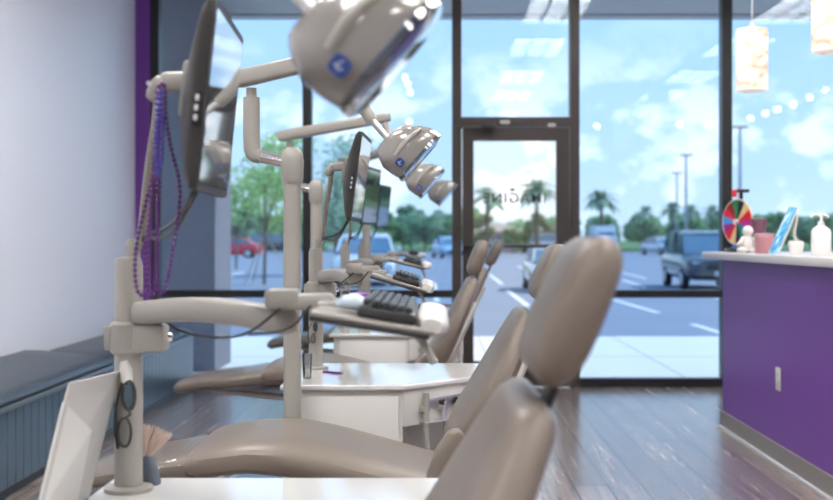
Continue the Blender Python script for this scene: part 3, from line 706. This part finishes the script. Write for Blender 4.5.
# ------------------------------------------------------------------ glasses, folder, tissue, beads
def glasses(c, sc, label, tint):
    c = Vector(c); r = thing('glasses', label, 'glasses', c)
    def ring(cx, cz, a, bb_):
        return [c+Vector((cx+a*math.cos(t)*.55, -.004-abs(math.cos(t))*.003, cz+bb_*math.sin(t)))*1 for t in [2*PI*k/20 for k in range(20)]]
    b = B()
    for s_ in (1, -1): b.tube(ring(.0+s_*.004, s_*.034*sc, .022*sc, .027*sc), .0028*sc, 8, closed=True)
    b.tube([c+Vector((.004, -.008, .008*sc)), c+Vector((.008, -.01, 0)), c+Vector((-.002, -.008, -.008*sc))], .003*sc, 8); b.make('frame', m_dark, r)
    for s_ in (1, -1):
        b = B(); rg = ring(s_*.004, s_*.034*sc, .021*sc, .026*sc); b.loft([[p+Vector((0, .001, 0)) for p in rg], [p-Vector((0, .001, 0)) for p in rg]]); b.make('lens', tint if s_ > 0 else m_acrylic, r)
    b = B()
    b.tube([c+Vector((-.008, -.006, .058*sc)), c+Vector((-.020, .004, .03*sc)), c+Vector((-.026, .004, -.02*sc)), c+Vector((-.018, .0, -.066*sc))], .003*sc, 8, smooth=2)
    b.tube([c+Vector((-.012, -.006, -.06*sc)), c+Vector((-.022, .006, -.03*sc)), c+Vector((-.024, .006, .02*sc))], .003*sc, 8, smooth=2); b.make('temple', m_dark, r)
    return r
m_lens = mat('dark_mirror_lens', (.01, .05, .07), .05, spec=1, coat=1)  # cyan reflection painted in as the lens base colour
g1 = P(125, 415, 2.13); glasses((g1.x, 2.148, g1.z), 1.0, 'black framed glasses with a teal reflection painted on one lens hung on the nearest pole', m_lens)
g2 = P(314, 333, 4.17); glasses((g2.x, 4.188, g2.z), .62, 'black framed glasses hung on the second pole', m_lens)

fo = thing('paper_folder', 'white folder with angled pocket leaning by the nearest pole', 'folder', P(60, 500, 1.93))
def quad_slab(b, pts, th):
    n = (pts[1]-pts[0]).cross(pts[3]-pts[0]).normalized()*th
    b.add([*pts, *[p+n for p in pts]], [(0, 1, 2, 3), (7, 6, 5, 4), (0, 4, 5, 1), (1, 5, 6, 2), (2, 6, 7, 3), (3, 7, 4, 0)])
b = B(); q = [P(36, 520, 1.86), P(82, 520, 2.14), P(119, 371, 2.16), P(68, 383, 1.92)]; quad_slab(b, q, .003); b.make('back_panel', m_paper, fo, smooth=False)
b = B(); q = [P(35.5, 521, 1.855), P(74, 521, 2.085), P(92, 430, 2.05), P(64, 402, 1.91)]; quad_slab(b, q, -.003); b.make('pocket', m_paper2, fo, smooth=False)
b = B(); b.tube([P(127, 386, 2.152), P(126, 370, 2.152), P(124, 361, 2.153)], [.011, .012, .007], 12, flat=1); b.make('hook_clip', m_white, fo)

ts = thing('fan_brush', 'tan bristle brush standing in a dark holder beside the nearest pole', 'brush', P(153, 486, 2.22))
hp = P(151, 478, 2.24); hp.z = CT
b = B(); b.loft([sring((hp.x+sx, hp.y, CT+z), (1, 0, 0), (0, 1, 0), w, .018, 16, 4) for z, w, sx in ((0, .018, 0), (.03, .016, -.004), (.055, .010, -.010))]); b.make('holder', mat('slate_plastic', (.10, .12, .15), .35), ts)
b = B()
random.seed(3)
for k in range(90):
    a = random.uniform(-.85, .75); o = random.uniform(-.012, .012); s0 = Vector((hp.x-.012+a*.004, hp.y+o*.5, CT+.045)); L = random.uniform(.058, .072)
    d = Vector((math.sin(a*.62+.35), o*6*.3, math.cos(a*.62+.35)))
    b.tube([s0, s0+d*L*.6, s0+d*L], [.0015, .002, .0008], 5)
b.make('bristles', mat('tan_bristle', (.62, .48, .41), .7), ts)

def necklace(pts, y, name, label, m, rad=.0041):
    P3 = [P(a, b_, y+(i % 3)*.004) for i, (a, b_) in enumerate(pts)]
    q = P3
    for _ in range(3):
        n = []; N = len(q)
        for i in range(N): a, c = q[i], q[(i+1) % N]; n += [a*.75+c*.25, a*.25+c*.75]
        q = n
    b = B(); acc = 0; step = rad*2.15; q.append(q[0]); 
    for i in range(len(q)-1):
        a, c = q[i], q[i+1]; L = (c-a).length
        while acc < L: b.ball(a.lerp(c, acc/L), rad, sub=1); acc += step
        acc -= L
    b.tube(q[:-1], .0012, 5, closed=True)
    return tag(b.make(name, m, smooth=True), label, 'bead necklace', 'bead strings hung on the nearest monitor arm')
m_bead = mat('purple_bead', (.10, .02, .17), .25, spec=.6); m_bead2 = mat('blue_bead', (.05, .05, .40), .2, spec=.8)
yb = 1.87
necklace([(160, 82), (158, 120), (156, 160), (144, 210), (135, 250), (135, 285), (141, 298), (146, 288), (145, 250), (152, 200), (160, 150), (165, 110), (166, 84)], yb, 'bead_necklace', 'purple bead string, leftmost, looping down past the pole top', m_bead)
necklace([(161, 82), (159, 150), (157, 230), (155, 290), (151, 299), (148, 288), (150, 230), (153, 170), (156, 120), (157, 90)], yb-.03, 'bead_necklace', 'purple bead string hanging straight down behind the monitor arm', m_bead)
necklace([(163, 82), (168, 140), (180, 180), (180, 205), (174, 245), (166, 290), (158, 297), (156, 270), (159, 200), (161, 130)], yb+.03, 'bead_necklace', 'purple bead string, rightmost, bulging out under the monitor', m_bead)
necklace([(161, 80), (163, 120), (162, 160), (158, 180), (156, 160), (157, 120)], yb-.05, 'bead_necklace', 'short dark blue bead string at the monitor bracket', m_bead2)

# clear cup and purple pen on the second cabinet
cp = thing('clear_cup', 'clear plastic cup on the white cabinet beside the light post', 'cup', (-.475+.035, 3.92, CT))
cpx = P(308, 376, 3.95); cp.location = (cpx.x, 3.93, CT)
b = B(); b.lathe([(.001, 0), (.014, 0), (.018, .085), (.016, .085), (.012, .004), (.001, .004)], cp.location, 16); b.make('cup', m_acrylic, cp)
pn = thing('pen', 'thin purple pen lying on the white cabinet by the second pole', 'pen', (-.40, 4.12, CT+.004))
B().tube([(-.40, 4.10, CT+.004), (-.33, 4.06, CT+.004)], .004, 8).make('barrel', MATS['purple_plastic'], pn); B().tube([(-.33, 4.06, CT+.004), (-.32, 4.054, CT+.004)], [.003, .001], 8).make('pen_tip', m_metal, pn)

# ------------------------------------------------------------------ reception counter
cx0 = 1.755
rc = thing('reception_counter', 'purple reception counter with a pale countertop', 'reception counter', (2.2, 4.6, 0))
B().span((cx0, 2.2, 0), (cx0+.75, 7.08, 1.03)).make('counter_body', m_purple, rc, smooth=False)
B().box((cx0+.33, 4.65, 1.05), (.86, 5.1, .042), .006).make('countertop', m_counter, rc)
b = B(); b.span((cx0-.012, 2.2, 0), (cx0, 7.09, .10)); b.span((cx0-.012, 7.08, 0), (cx0+.75, 7.092, .10)); b.make('cove_base', m_cove, rc, smooth=False)
B().span((cx0-.03, 2.2, 0), (cx0-.012, 7.10, .012)).make('cove_toe', mat('pale_caulk', (.5, .5, .53), .4), rc, smooth=False)
q = P(779, 379, FPX/195.5)
b = B(); b.box((cx0-.004, q.y, q.z), (.008, .075, .118), .003); ot = b.make('outlet_cover', m_white, rc)
b = B(); b.box((cx0-.009, q.y, q.z+.025), (.004, .03, .03), .002); b.box((cx0-.009, q.y, q.z-.025), (.004, .03, .03), .002); b.make('socket', m_paper, ot)

CZ = 1.0715
# prize wheel
wy = 6.9; wc = P(738.5, 222, wy); wr = .130
pw = thing('prize_wheel', 'colourful prize wheel on a black stand on the counter', 'prize wheel', (wc.x, wy, CZ))
Wn = Vector((-.91, -.415, 0)).normalized(); Wr = Vector((-Wn.y, Wn.x, 0)); 
if Wr.x < 0: Wr = -Wr
cols = [(.02, .22, .07), (.012, .015, .03), (.62, .45, .22), (.60, .015, .03), (.36, .03, .20), (.05, .14, .42), (.02, .24, .09), (.012, .015, .05), (.62, .45, .25), (.62, .015, .03), (.30, .03, .22), (.06, .25, .60), (.62, .02, .04), (.25, .02, .03)]
wm_ = [mat('wheel_%d' % i, c, .3) for i, c in enumerate(cols)]
b = B(); N = len(cols)
for i in range(N):
    a0 = 2*PI*i/N-.35; pts = [wc+Wn*.012]
    for k in range(5):
        a = a0+2*PI/N*k/4; pts.append(wc+Wn*.012+(Wr*math.sin(a)+Vector((0, 0, math.cos(a))))*wr)
    bk_ = [p-Wn*.012 for p in pts]; n = len(pts)
    b.add(pts+bk_, [tuple(range(n)), tuple(range(n, 2*n))[::-1]]+[(k, (k+1) % n, n+(k+1) % n, n+k) for k in range(n)], i)
b.make('wheel_disc', wm_, pw, smooth=False)
b = B(); b.tube([wc+Wn*.006+(Wr*math.sin(a)+Vector((0, 0, math.cos(a))))*(wr+.004) for a in [2*PI*k/40 for k in range(40)]], .006, 8, closed=True); b.make('rim', mat('beige_rim', (.6, .55, .45), .4), pw)
b = B(); b.tube([wc, wc+Wn*.03], .016, 14); b.make('hub', m_white, pw)
b = B(); s0 = wc-Wn*.02; b.tube([s0+Vector((0, 0, wr+.06)), Vector((s0.x, s0.y, CZ+.01))], .011, 8); b.box((s0.x-.0, s0.y, CZ+.012), (.17, .14, .024), .004)
b.box((s0.x, s0.y-.02, wc.z+wr+.055), (.075, .05, .02), .003); b.make('stand', m_dark, pw)
b = B(); b.box((s0.x-.05, s0.y-.035, wc.z+wr+.04), (.028, .02, .045), .004); b.make('pointer', mat('red_plastic', (.6, .02, .03), .35), pw)
# figurine
fp = P(747, 252, 6.35); fx, fy = fp.x, 6.35
fg = thing('figurine', 'small white seated figurine in front of the prize wheel', 'figurine', (fx, fy, CZ))
b = B(); b.ball((fx, fy, CZ+.05), .042, sub=3, sc=(.95, .9, 1.2)); b.ball((fx+.004, fy, CZ+.122), .030, sub=3); b.ball((fx-.03, fy-.02, CZ+.018), .02, sub=2, sc=(1.7, .9, .85)); b.ball((fx+.03, fy-.02, CZ+.018), .02, sub=2, sc=(1.4, .9, .85))
b.tube([(fx-.025, fy-.02, CZ+.085), (fx-.045, fy-.04, CZ+.06), (fx-.06, fy-.03, CZ+.045)], [.012, .011, .010], 10, smooth=1); b.tube([(fx+.025, fy-.02, CZ+.085), (fx+.038, fy-.04, CZ+.05)], [.012, .009], 10)
b.make('body', mat('glazed_white', (.75, .72, .70), .3), fg)
# mauve pot and pink box
pp = P(757, 251, 6.62)
mp_ = thing('flared_pot', 'dark mauve flared pot standing behind the pink jar', 'pot', (pp.x, 6.62, CZ))
B().lathe([(.001, 0), (.028, 0), (.034, .1), (.048, .19), (.044, .195), (.03, .1), (.02, .02), (.001, .02)], (pp.x+.01, 6.62, CZ), 20).make('pot', mat('mauve_glaze', (.16, .07, .11), .4), mp_)
pj = P(764.5, 252, 6.2)
pk = thing('pink_jar', 'round dusty pink jar between the figurine and the picture stand', 'jar', (pj.x, 6.2, CZ))
B().lathe([(.001, 0), (.046, 0), (.050, .008), (.052, .09), (.050, .098), (.001, .10)], pk.location, 24).make('jar', mat('dusty_pink', (.45, .21, .24), .4), pk); B().lathe([(.053, .088), (.054, .104), (.05, .108), (.001, .109)], pk.location, 24).make('lid', mat('pink_lid', (.52, .28, .30), .4), pk)
# picture on an easel
ec = thing('counter_display', 'tilted blue picture card on a white easel on the counter', 'display card', (1.83, 5.95, CZ))
def pic_mat():
    m = bpy.data.materials.new('blue_print'); m.use_nodes = True; nt = m.node_tree; n = nt.nodes; l = nt.links; b = n['Principled BSDF']
    tc = n.new('ShaderNodeTexCoord'); nz = n.new('ShaderNodeTexNoise'); nz.inputs['Scale'].default_value = 14; l.new(tc.outputs['Object'], nz.inputs[0])
    r = n.new('ShaderNodeValToRGB'); e = r.color_ramp.elements; e[0].position = .38; e[0].color = (.02, .25, .50, 1); e[1].position = .62; e[1].color = (.60, .78, .95, 1); x = e.new(.5); x.color = (.10, .48, .75, 1)
    l.new(nz.outputs[0], r.inputs[0]); l.new(r.outputs[0], b.inputs['Base Color']); b.inputs['Roughness'].default_value = .15
    return m
b = B(); q = [P(769, 253.5, 6.0), P(777, 254, 5.85), P(797, 208, 5.93), P(790, 207, 6.08)]; quad_slab(b, q, .006); b.make('picture', pic_mat(), ec, smooth=False)
b = B(); q = [p+Vector((.012, .006, 0)) for p in q]; quad_slab(b, q, .008); b.make('backing', m_paper2, ec, smooth=False)
b = B(); b.tube([P(795, 215, 5.98)+Vector((.012, 0, 0)), P(788, 235, 5.98)+Vector((.03, 0, 0)), Vector((P(800, 250, 5.98).x, 5.98, CZ+.004))], [.008, .008, .008], 8); b.make('easel_leg', m_white, ec)
# small white cup-shaped holder
th = P(796, 254, 5.75)
hb = thing('tooth_holder', 'small white rounded holder between the picture stand and pump bottle', 'holder', (th.x, 5.75, CZ))
b = B(); b.loft([sring((th.x, 5.75, CZ+z), (1, 0, 0), (0, 1, 0), w, w*.85, 20, 2.8) for z, w in ((0, .024), (.01, .03), (.03, .033), (.05, .037), (.062, .036), (.068, .03))]); b.make('cup', mat('glazed_white', (.75, .72, .70), .3), hb)
B().ball((th.x+.0, 5.75, CZ+.07), .012, sub=2).make('knob', m_paper, hb)
# pump bottle
sb = P(821, 256, 5.4); S = Vector((sb.x, 5.4, CZ))
pbt = thing('pump_bottle', 'white hand sanitizer pump bottle at the right edge', 'pump bottle', S)
b = B(); b.loft([sring(S+Vector((0, 0, z)), (1, 0, 0), (0, 1, 0), w, w*.7, 24, 3) for z, w in ((0, .040), (.006, .044), (.11, .044), (.125, .038), (.138, .02), (.142, .014))]); b.make('bottle', mat('milky_plastic', (.75, .76, .74), .3), pbt)
b = B(); b.lathe([(.015, .14), (.015, .158), (.006, .162), (.006, .185), (.016, .187), (.016, .197), (.001, .2)], S, 16); b.tube([S+Vector((0, 0, .19)), S+Vector((-.03, 0, .192)), S+Vector((-.046, 0, .182))], .006, 8); b.tube([S+Vector((0, 0, .19)), S+Vector((.02, 0, .192)), S+Vector((.036, 0, .18))], .006, 8); b.make('pump', mat('milky_plastic', (.75, .76, .74), .3), pbt)

# ------------------------------------------------------------------ cars
def car(x, y, rz, col, label, kind='sedan', sc=1.0, name='car'):
    r = thing(name, label, 'car', (x, y, GZ), rz)
    r.scale = (sc, sc, sc)
    paint = mat('paint_%.2f_%.2f_%.2f' % col, col, .25, coat=.8, spec=.6)
    # x forward
    if kind == 'sedan':
        L, W, hood, roof = 4.6, .9, .95, 1.44
        body = [(-2.3, .45, .75, .70), (-2.25, .30, .92, .82), (-1.9, .22, 1.0, .88), (-1.2, .2, 1.0, .9), (0, .2, .96, .9), (1.0, .2, .93, .9), (1.8, .22, .82, .87), (2.2, .28, .68, .78), (2.3, .35, .55, .66)]
        cab = [(-1.75, .98, .78), (-1.0, 1.38, .66), (-.5, 1.44, .66), (.2, 1.42, .66), (.5, 1.33, .68), (1.15, .95, .78)]
    else:
        L, W, hood, roof = 4.7, .95, 1.1, 1.75
        body = [(-2.32, .5, .95, .82), (-2.25, .35, 1.1, .9), (-1.8, .28, 1.14, .94), (-1, .26, 1.14, .95), (0, .26, 1.12, .95), (1.1, .26, 1.1, .95), (1.9, .28, 1.02, .92), (2.25, .32, .9, .86), (2.34, .42, .72, .78)]
        cab = [(-2.2, 1.12, .84), (-2.0, 1.62, .74), (-1.4, 1.74, .74), (0, 1.75, .74), (.45, 1.66, .75), (1.15, 1.1, .84)]
    b = B(); b.loft([sring((bx, 0, (z0+z1)/2), (0, 1, 0), (0, 0, 1), w, (z1-z0)/2, 24, 4.5) for bx, z0, z1, w in body]); bodyo = b.make('body', paint, r, local=True)
    base = cab[0][1]-.08
    b = B(); b.loft([[Vector((cx, w, zt-.02 if zt > base+.2 else zt)), Vector((cx, w+.06*(zt-base), base)), Vector((cx, -w-.06*(zt-base), base)), Vector((cx, -w, zt-.02 if zt > base+.2 else zt))] for cx, zt, w in cab]); b.make('window_band', m_carglass, r, local=True, smooth=False)
    rf = [c for c in cab if c[1] > roof-.13]
    b = B(); b.loft([sring((cx, 0, zt), (0, 1, 0), (0, 0, 1), w+.01, .03, 16, 4) for cx, zt, w in rf]); b.make('roof', paint, r, local=True)
    pil = B()
    for s_ in (1, -1):
        for i in (0, len(cab)-2):
            a, c_ = cab[i], cab[i+1]; pil.tube([(a[0], s_*a[2], a[1]-.01), (c_[0], s_*c_[2], c_[1]-.01)], .035, 6)
        midx = -.35; pil.tube([(midx, s_*(W-.08), base), (midx-.05, s_*(cab[2][2]+.01), cab[2][1]-.03)], .035, 6)
    pil.make('pillars', mat('matt_%.2f_%.2f_%.2f' % col, col, .7, spec=.2), r, local=True)
    for wx in (-1.4, 1.42):
        for s_ in (1, -1):
            t = B().lathe([(.2, -.1), (.31, -.1), (.33, -.07), (.33, .07), (.31, .1), (.2, .1)], (wx, s_*(W-.1), .33), 24, axis='y').make('wheel', m_tyre, r, local=True)
            B().lathe([(.001, -.105), (.19, -.108), (.2, -.1), (.2, .1), (.19, .108), (.001, .105)], (wx, s_*(W-.1), .33), 16, axis='y').make('rim', m_metal, t, local=True)
    zl = body[-2][2]-.12
    for s_ in (1, -1):
        B().box((2.2, s_*.62, zl), (.18, .3, .12), .03).make('headlight', mat('headlight', (.75, .8, .82), .1, spec=1), r, local=True)
        B().box((-2.24, s_*.68, .85), (.14, .2, .16), .03).make('taillight', mat('taillight', (.4, .02, .02), .2), r, local=True)
        B().box((.75, s_*(W+.06), hood+.08), (.12, .16, .12), .03).make('mirror', paint, r, local=True)
    b = B(); b.box((2.31, 0, zl-.1), (.06, .75, .2), .02); b.box((2.3, 0, .42), (.08, 1.2, .1), .02); b.make('grille', m_dark, r, local=True)
    B().box((2.35, 0, .5), (.02, .3, .14), .005).make('licence_plate', m_paper2, r, local=True)
    return r
D = -PI/2
car(7.15, 31.0, D-.02, (.035, .045, .055), 'dark suv parked facing the glass beside the purple counter', 'suv', .86)
car(-2.05, 33.5, D+.05, (.70, .74, .78), 'pale car with blue windscreen seen between the poles and monitors', 'sedan')
car(3.0, 29.5, D, (.62, .63, .65), 'silver car seen low through the glass door', 'sedan', .78)
car(-14.2, 79.5, PI, (.85, .015, .04), 'bright red car far off at the left', 'sedan')
car(-14.0, 100, .3, (.03, .04, .05), 'dark distant car behind the young tree', 'suv')
car(.9, 80, D+.2, (.35, .55, .75), 'blue distant car just left of the door frame', 'sedan')
car(18.5, 95, D+.3, (.72, .73, .75), 'small white distant car left of the dark suv', 'sedan')
car(25, 100, .2, (.72, .73, .75), 'small white distant car behind the dark suv', 'suv')
car(10.6, 101, .2, (.7, .7, .72), 'small white distant car seen through the door', 'suv')
# delivery truck
tk = thing('box_truck', 'white truck far across the lot under the tall palm', 'truck', (14.0, 97, GZ), D); tk.scale = (.8, .8, .8)
b = B(); b.box((2.3, 0, 1.2), (1.7, 2.1, 1.5), .15); b.box((2.1, 0, 2.1), (1.2, 1.9, .7), .15); b.make('cab', mat('paint_white', (.72, .75, .8), .3), tk, local=True)
B().box((-.9, 0, 1.85), (4.6, 2.2, 2.3), .05).make('cargo_box', MATS['paint_white'], tk, local=True); B().box((2.75, 0, 2.05), (.14, 1.6, .55), .03, rot=(0, -.15, 0)).make('windscreen', m_carglass, tk, local=True)
b = B(); b.box((3.17, 0, .95), (.06, 1.1, .4), .02); b.make('grille', m_dark, tk, local=True)
for wx in (-2, 2.2):
    for s_ in (1, -1): B().lathe([(.001, -.13), (.4, -.13), (.45, -.09), (.45, .09), (.4, .13), (.001, .13)], (wx, s_*.95, .45), 20, axis='y').make('wheel', m_tyre, tk, local=True)

# ------------------------------------------------------------------ trees, palms, poles, far buildings
def leaf_mat(name, col, tr=.35):
    m = bpy.data.materials.new(name); m.use_nodes = True; nt = m.node_tree; n = nt.nodes; l = nt.links; n.clear()
    d = n.new('ShaderNodeBsdfDiffuse'); t = n.new('ShaderNodeBsdfTranslucent'); d.inputs[0].default_value = (*col, 1); t.inputs[0].default_value = (*[c*1.3 for c in col], 1)
    g = n.new('ShaderNodeNewGeometry'); mr = n.new('ShaderNodeMapRange'); mr.inputs['To Min'].default_value = .6; mr.inputs['To Max'].default_value = 1.45; l.new(g.outputs['Random Per Island'], mr.inputs[0])
    sc_ = n.new('ShaderNodeVectorMath'); sc_.operation = 'SCALE'; sc_.inputs[0].default_value = col; l.new(mr.outputs[0], sc_.inputs['Scale']); l.new(sc_.outputs[0], d.inputs[0]); l.new(sc_.outputs[0], t.inputs[0])
    mx = n.new('ShaderNodeMixShader'); mx.inputs[0].default_value = tr; l.new(d.outputs[0], mx.inputs[1]); l.new(t.outputs[0], mx.inputs[2]); o = n.new('ShaderNodeOutputMaterial'); l.new(mx.outputs[0], o.inputs[0])
    return m
leaf_olive = leaf_mat('leaf_olive', (.42, .46, .24)); m_leaf = leaf_mat('leaf_green', (.40, .55, .33)); m_leaf2 = leaf_mat('leaf_bright', (.42, .60, .22), .5); m_leafd = leaf_mat('leaf_blue_green', (.38, .54, .38)); m_palm = leaf_mat('palm_green', (.36, .47, .33))  # far-row greens are paled, distance haze mixed into the leaf colour
def foliage(clumps, per, ls, m, parent, seed=0):
    rnd = random.Random(seed); b = B()
    for (cx, cy, cz, rr_) in clumps:
        for _ in range(per):
            v = Vector((rnd.gauss(0, 1), rnd.gauss(0, 1), rnd.gauss(0, 1))).normalized()*rr_*rnd.uniform(.35, 1)**.6
            p = Vector((cx, cy, cz))+Vector((v.x, v.y, v.z*.8)); a = Vector((rnd.uniform(-1, 1), rnd.uniform(-1, 1), rnd.uniform(-.6, .6))).normalized()*ls; c_ = a.cross(Vector((rnd.uniform(-1, 1), rnd.uniform(-1, 1), rnd.uniform(-1, 1)))).normalized()*ls*.45
            b.add([p-a, p+c_, p+a, p-c_], [(0, 1, 2, 3)])
    return b.make('foliage', m, parent, smooth=False, local=True)
def bush_tree(h, w, m, seed, label, ls=.35, per=110, n=12, name='tree', sparse=False, group=None):
    rnd = random.Random(seed); r = thing(name, label, 'tree', (0, 0, GZ), group=group)
    cl = []
    for i in range(n):
        z = h*rnd.uniform(.3 if not sparse else .38, .88); f = 1-abs(z/h-.5)*1.0; cl.append((rnd.uniform(-1, 1)*w*.5*f, rnd.uniform(-1, 1)*w*.5*f, z, w*rnd.uniform(.2, .32)))
    foliage(cl, per, ls, m, r, seed)
    b = B(); tk_ = .45 if sparse else 1; b.tube([(0, 0, 0), (.05, 0, h*.3), (0, .05, h*.7)], [h*.025*tk_, h*.02*tk_, h*.008], 8)
    for c_ in cl[:7]: b.tube([(0, 0, h*.3), (c_[0]*.5, c_[1]*.5, (c_[2]+h*.3)/2+.1), (c_[0], c_[1], c_[2])], [h*.01*tk_, h*.007*tk_, h*.003*tk_], 6)
    b.make('trunk', m_bark, r, local=True)
    return r
def palm(h, label, seed, group=None, fl=1.5):
    rnd = random.Random(seed); r = thing('palm_tree', label, 'palm tree', (0, 0, GZ), group=group)
    B().tube([(0, 0, 0), (.05, 0, h*.5), (0, 0, h)], [.2, .15, .14], 8).make('trunk', m_bark, r, local=True)
    b = B()
    for k in range(34):
        a = rnd.uniform(0, 2*PI); el = rnd.uniform(-.5, 1.3); d = Vector((math.cos(a)*math.cos(el), math.sin(a)*math.cos(el), math.sin(el))); L = fl*rnd.uniform(.8, 1.1)
        pts = [Vector((0, 0, h))+d*L*t+Vector((0, 0, -.55*L*t*t)) for t in (0, .25, .5, .75, 1)]
        sd_ = Vector((-math.sin(a), math.cos(a), 0)); wv = [.03, .16, .2, .15, .02]
        for i in range(4):
            for s_ in (1, -1):
                b.add([pts[i], pts[i]+sd_*s_*wv[i]*fl/1.1-Vector((0, 0, .08)), pts[i+1]+sd_*s_*wv[i+1]*fl/1.1-Vector((0, 0, .08)), pts[i+1]], [(0, 1, 2, 3)])
    b.make('fronds', m_palm, r, smooth=False, local=True)
    return r
def XY(px, y): return (px-CXP)*y/FPX
# young trees in the lot
t = bush_tree(4.5, 2.6, m_leaf2, 11, 'slender young bright green tree with stakes, left of the tall light post', ls=.085, per=170, n=15, sparse=True); t.location = (XY(264, 33), 33, GZ)
b = B()
for a in (0, 2.1, 4.2): b.tube([(math.cos(a)*.9, math.sin(a)*.9, 0), (0, 0, 1.5)], .02, 5)
b.make('stakes', mat('stake_wood', (.5, .38, .3), .8), t, local=True)
t = bush_tree(5.2, 3.2, m_leafd, 12, 'loose green tree seen between the light post and the second monitor', ls=.10, per=170, n=15, sparse=True); t.location = (XY(335, 42), 42, GZ)
t = bush_tree(4.6, 3.2, m_leaf2, 15, 'bright green tree at the far left beside the red car', ls=.10, per=150, n=14, sparse=True); t.location = (XY(236, 50), 50, GZ)
# tree row beyond the lot
prot = [bush_tree(5.0, 3.2, m_leaf, 21, '', .30, 150, 16), bush_tree(4.2, 3.4, m_leafd, 22, '', .30, 150, 16), bush_tree(5.6, 3.0, m_leafd, 23, '', .30, 150, 18), bush_tree(3.2, 3.6, m_leaf, 24, '', .28, 150, 14)]
rnd = random.Random(5); used = set()
TL = 'dense green tree in the continuous row beyond the parking lot'; TG = 'tree row beyond the parking lot'
row = []
for k_, y0 in enumerate((124, 130, 136.5, 143)):
    st = 44*124/y0
    n0 = 0
    px = 205+(k_*19) % 42
    while px < 880:
        if px < 470: kk, sc_ = rnd.choice((0, 1, 2)), rnd.uniform(.85, 1.03)
        elif px < 562: kk, sc_ = 3, rnd.uniform(.9, 1.05)
        else: kk, sc_ = rnd.choice((0, 1, 1)), rnd.uniform(.80, .95)
        row.append((px, y0+rnd.uniform(-.5, .5), kk, sc_)); px += st
for px, y, k, s_ in row:
    loc = (XY(px, y), y, GZ); a = rnd.uniform(0, 6)
    if k not in used:
        used.add(k); o = prot[k]; o.location = loc; o.rotation_euler = (0, 0, a); o.scale = (s_, s_, s_); o['label'] = TL; o['group'] = TG
    else: dup(prot[k], loc, a, TL, TG, (s_, s_, s_))
for i_, (px, y, w_, h_) in enumerate(((481, 105, 2.1, 3.6), (513, 104, 1.7, 2.4), (538, 105, 2.0, 3.9), (560, 106, 2.0, 3.4))):
    t = bush_tree(h_, w_, leaf_olive, 40+i_, ['olive tree at the left edge of the door glass', 'low olive bush in the middle of the door glass', 'olive tree below the right palm in the door glass', 'olive tree behind the right door stile'][i_], .26, 120, 10); t.location = (XY(px, y), y, GZ)
# palms
PG = 'palm trees beyond the parking lot'
p0 = palm(6.0, 'tall palm behind the white truck, right of the door', 31, PG, 1.9); p0.location = (XY(601, 100), 100, GZ)
for (px, py, y, lab, s_) in [(487, 195, 92, 'palm seen through the door glass at the left', .9), (537, 188, 90, 'palm seen through the door glass at the right', 1.0),
        (645, 211, 98, 'leftmost of the four small palms left of the dark mullion', .55), (672, 208, 98, 'second of the four small palms left of the dark mullion', .6), (691, 209.5, 104, 'third of the four small palms left of the dark mullion', .57), (712, 210, 98, 'rightmost of the four small palms, touching the dark mullion', .57)]:
    z = EYE+(CYP-py)*y/FPX; s2 = (z-GZ)/6.0
    dup(p0, (XY(px, y), y, GZ), rnd.uniform(0, 6), lab, PG, (s_, s_, s2))
z = EYE+(CYP-197)*100/FPX; p0.scale = (1, 1, (z-GZ)/6.0)
# lamp posts
def lamp_post(px, top, y, label):
    h = EYE+(CYP-top)*y/FPX-GZ; r = thing('street_lamp', label, 'street lamp', (XY(px, y), y, GZ), group='tall lamp posts over the lot')
    B().tube([(0, 0, 0), (0, 0, h)], [.13, .08], 8).make('post', mat('grey_post', (.35, .37, .4), .5, .3), r, local=True); B().box((0, 0, h), (1.0, .35, .14), .03).make('lamp_fixture', MATS['grey_post'], r, local=True)
lamp_post(740, 127, 75, 'tallest street lamp, just right of the dark mullion'); lamp_post(686, 155, 90, 'street lamp left of the dark mullion, the taller of the pair'); lamp_post(677, 173, 110, 'street lamp left of the dark mullion, the shorter of the pair')
# low buildings behind the trees
def house(px, y, w, h, label):
    r = thing('house', label, 'building', (XY(px, y), y, GZ)); b = B(); b.box((0, 0, h/2), (w, 7, h)); b.make('wall', mat('peach_stucco', (.62, .47, .38), .8), r, smooth=False, local=True)
    b = B(); b.add([(-w/2-.5, -4, h), (w/2+.5, -4, h), (w/2+.5, 4, h), (-w/2-.5, 4, h), (-w/2+1.2, 0, h+.8), (w/2-1.2, 0, h+.8)], [(0, 1, 5, 4), (1, 2, 5), (2, 3, 4, 5), (3, 0, 4), (0, 3, 2, 1)]); b.make('roof', mat('tan_roof', (.42, .34, .28), .8), r, smooth=False, local=True)
    n = int(w/3)
    for i in range(n):
        x = -w/2+w*(i+.5)/n; B().box((x, -3.52, h*.5), (1.4, .1, h*.5)).make('window', m_carglass, r, local=True)
house(497, 113, 3.8, 2.0, 'peach stucco house seen through the left of the door glass'); house(543, 113, 3.6, 2.1, 'peach stucco house seen through the right of the door glass')

bpy.context.view_layer.update()
